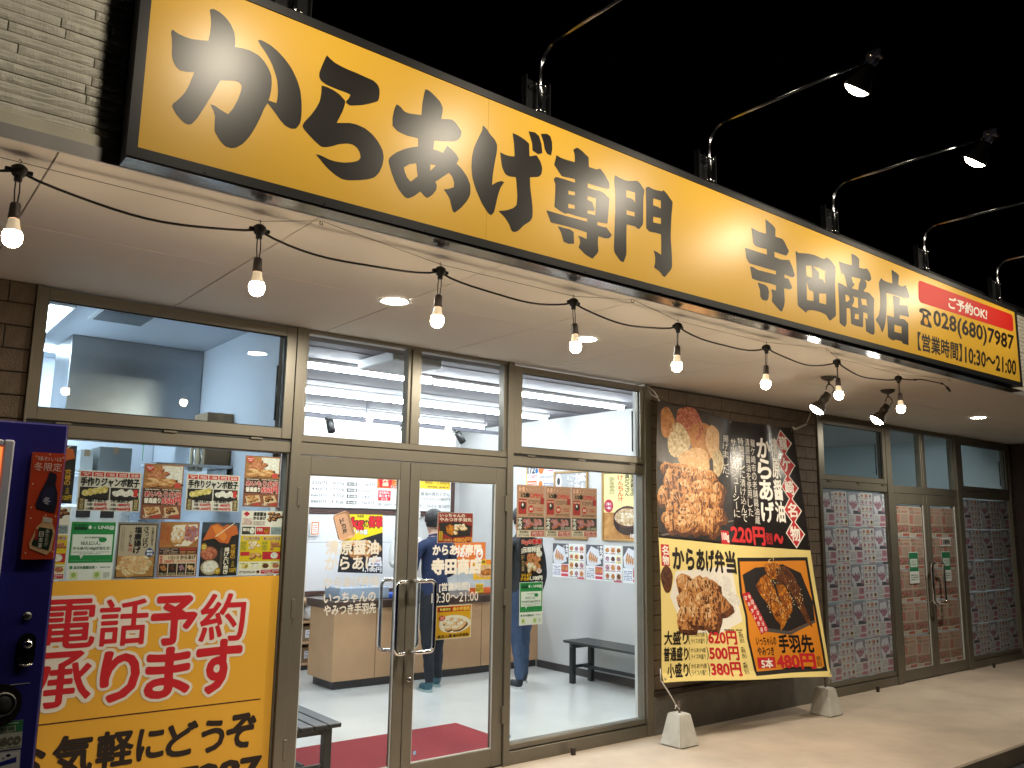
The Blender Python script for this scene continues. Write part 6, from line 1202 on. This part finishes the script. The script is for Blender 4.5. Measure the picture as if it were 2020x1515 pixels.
h = MB(); h.lathe([(.030, -.004), (.034, -.006), (.036, 0)], (.462, 3.086, 1.030), (0, 1, 0), 24); h.obj('ring', M('dull_metal', (.4, .4, .38), .35, 1), cr_)
h = MB(); h.lathe([(.001, -.003), (.024, -.003), (.026, 0)], (.462, 3.086, 1.030), (0, 1, 0), 24); h.obj('button', M('dark_button', (.05, .05, .05), .4), cr_)
h = MB(); h.box(.42, .532, 3.0985, 3.0995, 1.0835, 1.0855); h.obj('trim_line', M('pale_line', (.6, .62, .7), .4), vm)
F = planar(3.0985, (.40, .976), (.524, .976), (.5265, .893), (.40, .893)); s_ = sheet('energy_sticker', F, M('eco_paper', (.62, .64, .56), .5), parent=vm); p = Print(F)
p.R('#3a8a5a', 0, 0, 100, 40, 1); p.R('#d8dcc8', 20, 18, 84, 38, 2); p.T('#3f6a4a', 'LED照明', 22, 20, 82, 36, .02); p.L('#d8ecd8', 30, 4, 90, 12, 1, 3, 3); p.T('#7a7468', 'ecoteco', 0, 52, 97, 82, .03); p.L('#5a5a50', 20, 90, 98, 95, 1, 3, 3); p.obj('print', s_)
F = planar(3.0985, (.40, .888), (.525, .888), (.529, .80), (.40, .80)); s_ = sheet('maker_sticker', F, M('pale_sticker', (.60, .60, .64), .5), parent=vm); p = Print(F)
p.R('#e8e8ec', 0, 4, 98, 98, 1); p.P('#1c2a8c', [(10, 48), (92, 22), (92, 40), (10, 56)], 2); p.T('#1c2a8c', 'H', 8, 26, 26, 44, .03); p.E('#141c4a', 74, 14, 5, 5, 2, 12); p.E('#141c4a', 64, 22, 2.4, 2.4, 2, 10); p.L('#6a6a7a', 6, 60, 96, 72, 2, 3, 3); p.T('#3a3a5c', '2118', 30, 78, 80, 90, .02); p.obj('print', s_)
h = MB(); h.tube([(.60, 3.72, .0), (.615, 3.70, .3), (.60, 3.70, .62), (.575, 3.72, .70), (.55, 3.74, .68)], .012, 8); h.obj('power_cable', M('grey_cable', (.10, .08, .07), .5), vm)
h = MB(); h.box(.5665, .5685, 3.102, 3.104, .04, 1.898); h.obj('edge_trim', M('edge_red', (.30, .06, .10), .5), vm)

# ================================================================== PEOPLE
def skin_body(name, joints, bones, mats, zones, parent, sub=2):
    me = bpy.data.meshes.new(name); names = list(joints); idx = {n_: i for i, n_ in enumerate(names)}
    me.from_pydata([joints[n_][0] for n_ in names], [(idx[a], idx[b]) for a, b in bones], [])
    o = bpy.data.objects.new(name, me); COL.objects.link(o)
    o.modifiers.new('s', 'SKIN').use_smooth_shade = True
    sv = me.skin_vertices[0].data
    for n_ in names:
        r = joints[n_][1]; r = r if isinstance(r, tuple) else (r, r); sv[idx[n_]].radius = r; sv[idx[n_]].use_root = (n_ == 'pelvis')
    m2 = o.modifiers.new('u', 'SUBSURF'); m2.levels = sub; m2.render_levels = sub
    bpy.context.view_layer.update()
    m = bpy.data.meshes.new_from_object(o.evaluated_get(bpy.context.evaluated_depsgraph_get())); m.name = name
    bpy.data.objects.remove(o)
    for mm in mats: m.materials.append(mm)
    for p_ in m.polygons: p_.material_index = zones(p_.center); p_.use_smooth = True
    for v_ in m.vertices:   # cloth folds
        z = v_.co.z
        if z < 1.45: v_.co += v_.normal*.010*noise.noise(Vector((v_.co.x*9, v_.co.y*9, z*(16 if z < .9 else 11))))
    ob = bpy.data.objects.new(name, m); COL.objects.link(ob); ob.parent = parent; ob['o_'] = (0, 0, 0); return ob
SKIN = M('skin', (.55, .34, .24), .5, nz=(20, .05)); HAIR = M('black_hair', (.012, .010, .010), .5, bump=(60, 1.0))
def person(label, x, y, rot, top, legs, shoe, sole, cap=None, hgt=1.72, arms='front', apron=None, step=.08, lean=.0):
    t = thing('person', label, 'person', (x, y, .006)); t.rotation_euler = (0, 0, rot); k = hgt/1.72; L_ = lean
    J = {'pelvis': ((0, 0, .94), (.150, .105)), 'waist': ((0, .01+L_*.3, 1.08), (.135, .095)), 'chest': ((0, .015+L_, 1.27), (.165, .105)), 'upper': ((0, .0+L_*1.3, 1.40), (.130, .085)), 'neckb': ((0, .015+L_*1.5, 1.465), (.060, .058)), 'neck': ((0, .03+L_*1.7, 1.51), (.050, .052)),
         'jaw': ((0, .055+L_*2, 1.555), (.060, .068)), 'head': ((0, .05+L_*2, 1.625), (.074, .088)), 'crown': ((0, .04+L_*2, 1.685), (.055, .065))}
    Bn = [('pelvis', 'waist'), ('waist', 'chest'), ('chest', 'upper'), ('upper', 'neckb'), ('neckb', 'neck'), ('neck', 'jaw'), ('jaw', 'head'), ('head', 'crown')]
    for s_, n_ in ((-1, 'l'), (1, 'r')):
        f = step*s_
        J[n_+'hip'] = ((.085*s_, .0, .86), (.088, .095)); J[n_+'knee'] = ((.10*s_, .03+f*.6, .50), (.062, .068)); J[n_+'calf'] = ((.103*s_, f*.8, .33), (.056, .060)); J[n_+'ank'] = ((.105*s_, -.01+f, .11), (.042, .046)); J[n_+'heel'] = ((.105*s_, -.02+f, .045), (.040, .042)); J[n_+'toe'] = ((.115*s_, .14+f, .034), (.042, .030))
        Bn += [('pelvis', n_+'hip'), (n_+'hip', n_+'knee'), (n_+'knee', n_+'calf'), (n_+'calf', n_+'ank'), (n_+'ank', n_+'heel'), (n_+'heel', n_+'toe')]
        J[n_+'sh'] = ((.185*s_, .0+L_*1.2, 1.385), (.062, .060))
        if arms == 'front': el, wr, ha = (.235*s_, .06, 1.12), (.17*s_, .27, 1.04), (.15*s_, .345, 1.03)
        elif arms == 'down': el, wr, ha = (.245*s_, -.02, 1.10), (.25*s_, .06, .86), (.25*s_, .085, .79)
        else: el, wr, ha = (.235*s_, .05, 1.12), (.12*s_, .22, 1.18), (.09*s_, .28, 1.20)
        J[n_+'el'] = (el, (.050, .048)); J[n_+'wr'] = (wr, (.030, .028)); J[n_+'ha'] = (ha, (.036, .022))
        Bn += [('upper', n_+'sh'), (n_+'sh', n_+'el'), (n_+'el', n_+'wr'), (n_+'wr', n_+'ha')]
        d = (Vector(ha)-Vector(wr)).normalized(); sx = Vector((1, 0, 0)) if arms != 'down' else Vector((0, 1, 0))
        for q_ in range(4):
            b0 = Vector(ha)+sx*(q_-1.5)*.019+d*.02; b1 = b0+d*(.042-.004*abs(q_-1.3)); b2 = b1+d*.024+Vector((0, 0, -.016))
            J[f'{n_}f{q_}a'] = (tuple(b0), .0095); J[f'{n_}f{q_}b'] = (tuple(b1), .0085); J[f'{n_}f{q_}c'] = (tuple(b2), .0075); Bn += [(n_+'ha', f'{n_}f{q_}a'), (f'{n_}f{q_}a', f'{n_}f{q_}b'), (f'{n_}f{q_}b', f'{n_}f{q_}c')]
        th0 = Vector(ha)-sx*.03*s_-d*.01; th1 = th0-sx*.02*s_+d*.03
        J[n_+'t0'] = (tuple(th0), .011); J[n_+'t1'] = (tuple(th1), .009); Bn += [(n_+'ha', n_+'t0'), (n_+'t0', n_+'t1')]
    J = {a: (tuple(Vector(b[0])*k), b[1]) for a, b in J.items()}
    wrl = J['lwr'][0]; har = [Vector(J['lwr'][0]), Vector(J['rwr'][0])]
    def zones(c):
        for w_, s_ in zip(har, ('l', 'r')):
            hd = Vector(J[s_+'ha'][0]); d = (hd-w_).normalized()
            if (Vector(c)-w_).dot(d) > -.005 and (Vector(c)-hd).length < .16: return 0
        if c.z > 1.475*k: return 0
        if c.z < .085*k: return 3
        if c.z < .93*k: return 2
        return 1
    b = skin_body('body', J, Bn, [SKIN, top, legs, shoe], zones, t)
    hc = Vector(J['head'][0])
    # ears and nose
    h = MB()
    for s_ in (-1, 1): h.lathe([(.001, -.012), (.014, -.008), (.018, 0), (.012, .006), (.001, .007)], hc+Vector((s_*.078, -.005, -.015)), (s_, -.35, 0), 10)
    h.lathe([(.001, .022), (.008, .012), (.013, 0), (.013, -.012)], hc+Vector((0, .085, -.022)), (0, 1, -.3), 8)
    h.obj('ears', SKIN, t, (0, 0, 0)); 
    h = MB()
    for s_ in (-1, 1): h.lathe([(.001, .004), (.009, .002), (.011, -.004)], hc+Vector((s_*.030, .080, .004)), (0, 1, 0), 8)
    h.lathe([(.001, .003), (.018, 0), (.02, -.004)], hc+Vector((0, .080, -.058)), (0, 1, 0), 10); h.obj('eyes_and_mouth', M('dark_lip', (.10, .03, .03), .5), t, (0, 0, 0))
    # hair: a displaced shell, open at the face
    bm = bmesh.new(); bmesh.ops.create_uvsphere(bm, u_segments=28, v_segments=20, radius=1)
    kill = []
    for v_ in bm.verts:
        n_ = v_.co.copy(); w_ = 1+.06*noise.noise(n_*5)+.03*noise.noise(n_*14)
        v_.co = hc+Vector((n_.x*.094*w_, n_.y*.108*w_-.012, n_.z*.108*w_+.022))
        if (n_.y > .30 and n_.z < .35) or n_.z < -.80: kill.append(v_)
    bmesh.ops.delete(bm, geom=kill, context='VERTS'); bm.verts.index_update()
    h = MB(); h.add([v_.co[:] for v_ in bm.verts], [[v_.index for v_ in f.verts] for f in bm.faces], None, True); bm.free(); h.obj('hair', HAIR, t, (0, 0, 0))
    if cap:
        h = MB(); h.lathe([(.104, -.0), (.108, .03), (.112, .06), (.100, .095), (.06, .115), (.001, .12)], hc+Vector((0, -.008, .03)), (0, -.12, 1), 22); h.obj('cap', cap, t, (0, 0, 0))
    # shoe soles, collar
    h = MB()
    for s_, n_ in ((-1, 'l'), (1, 'r')):
        a, c = Vector(J[n_+'heel'][0]), Vector(J[n_+'toe'][0]); pts = []
        for q_ in range(14):
            th = q_/14*2*math.pi; f_ = (math.sin(th)+1)/2; base = a.lerp(c, f_); pts.append((base.x+.046*math.cos(th), base.y+.045*math.sin(th)))
        h.add([(px, py, .0) for px, py in pts]+[(px, py, .022) for px, py in pts], [tuple(range(14))[::-1], tuple(range(14, 28))]+[(i, (i+1) % 14, 14+(i+1) % 14, 14+i) for i in range(14)])
    h.obj('shoe_soles', sole, t, (0, 0, 0))
    nb = Vector(J['neckb'][0]); h = MB(); h.lathe([(.062, -.015), (.068, .0), (.064, .018), (.055, .02)], nb+Vector((0, 0, .01)), (0, .25, 1), 18); h.obj('collar', top, t, (0, 0, 0))
    return t
person('black haired man in navy sweater standing at the counter, seen from behind', 4.72, 7.18, -.05, M('navy_knit', (.012, .024, .075), .85, nz=(30, .2), bump=(200, .5)), M('black_denim', (.010, .012, .018), .8), M('teal_sneaker', (.03, .10, .13), .5), M('pale_sole', (.35, .45, .45), .6), hgt=1.70, step=.10, lean=.015)
person('man in black jacket and blue jeans at the counter, half hidden behind the window posters', 5.545, 6.83, -.1, M('black_jacket', (.012, .013, .016), .6, bump=(40, .4)), M('blue_jeans', (.045, .075, .14), .85, nz=(10, .3, 8)), M('dark_sneaker', (.02, .022, .03), .5), M('white_sole', (.6, .6, .58), .6), hgt=1.74, arms='down', step=.12)
person('shop clerk in white cap and white coat facing out behind the counter', 5.20, 8.50, math.pi, M('white_coat', (.72, .72, .70), .8), M('grey_trousers', (.10, .10, .11), .8), BLKPL, BLKPL, cap=M('white_cap', (.8, .8, .78), .8), hgt=1.70, arms='work')

for o in bpy.data.objects:
    if 'o_' in o: del o['o_']
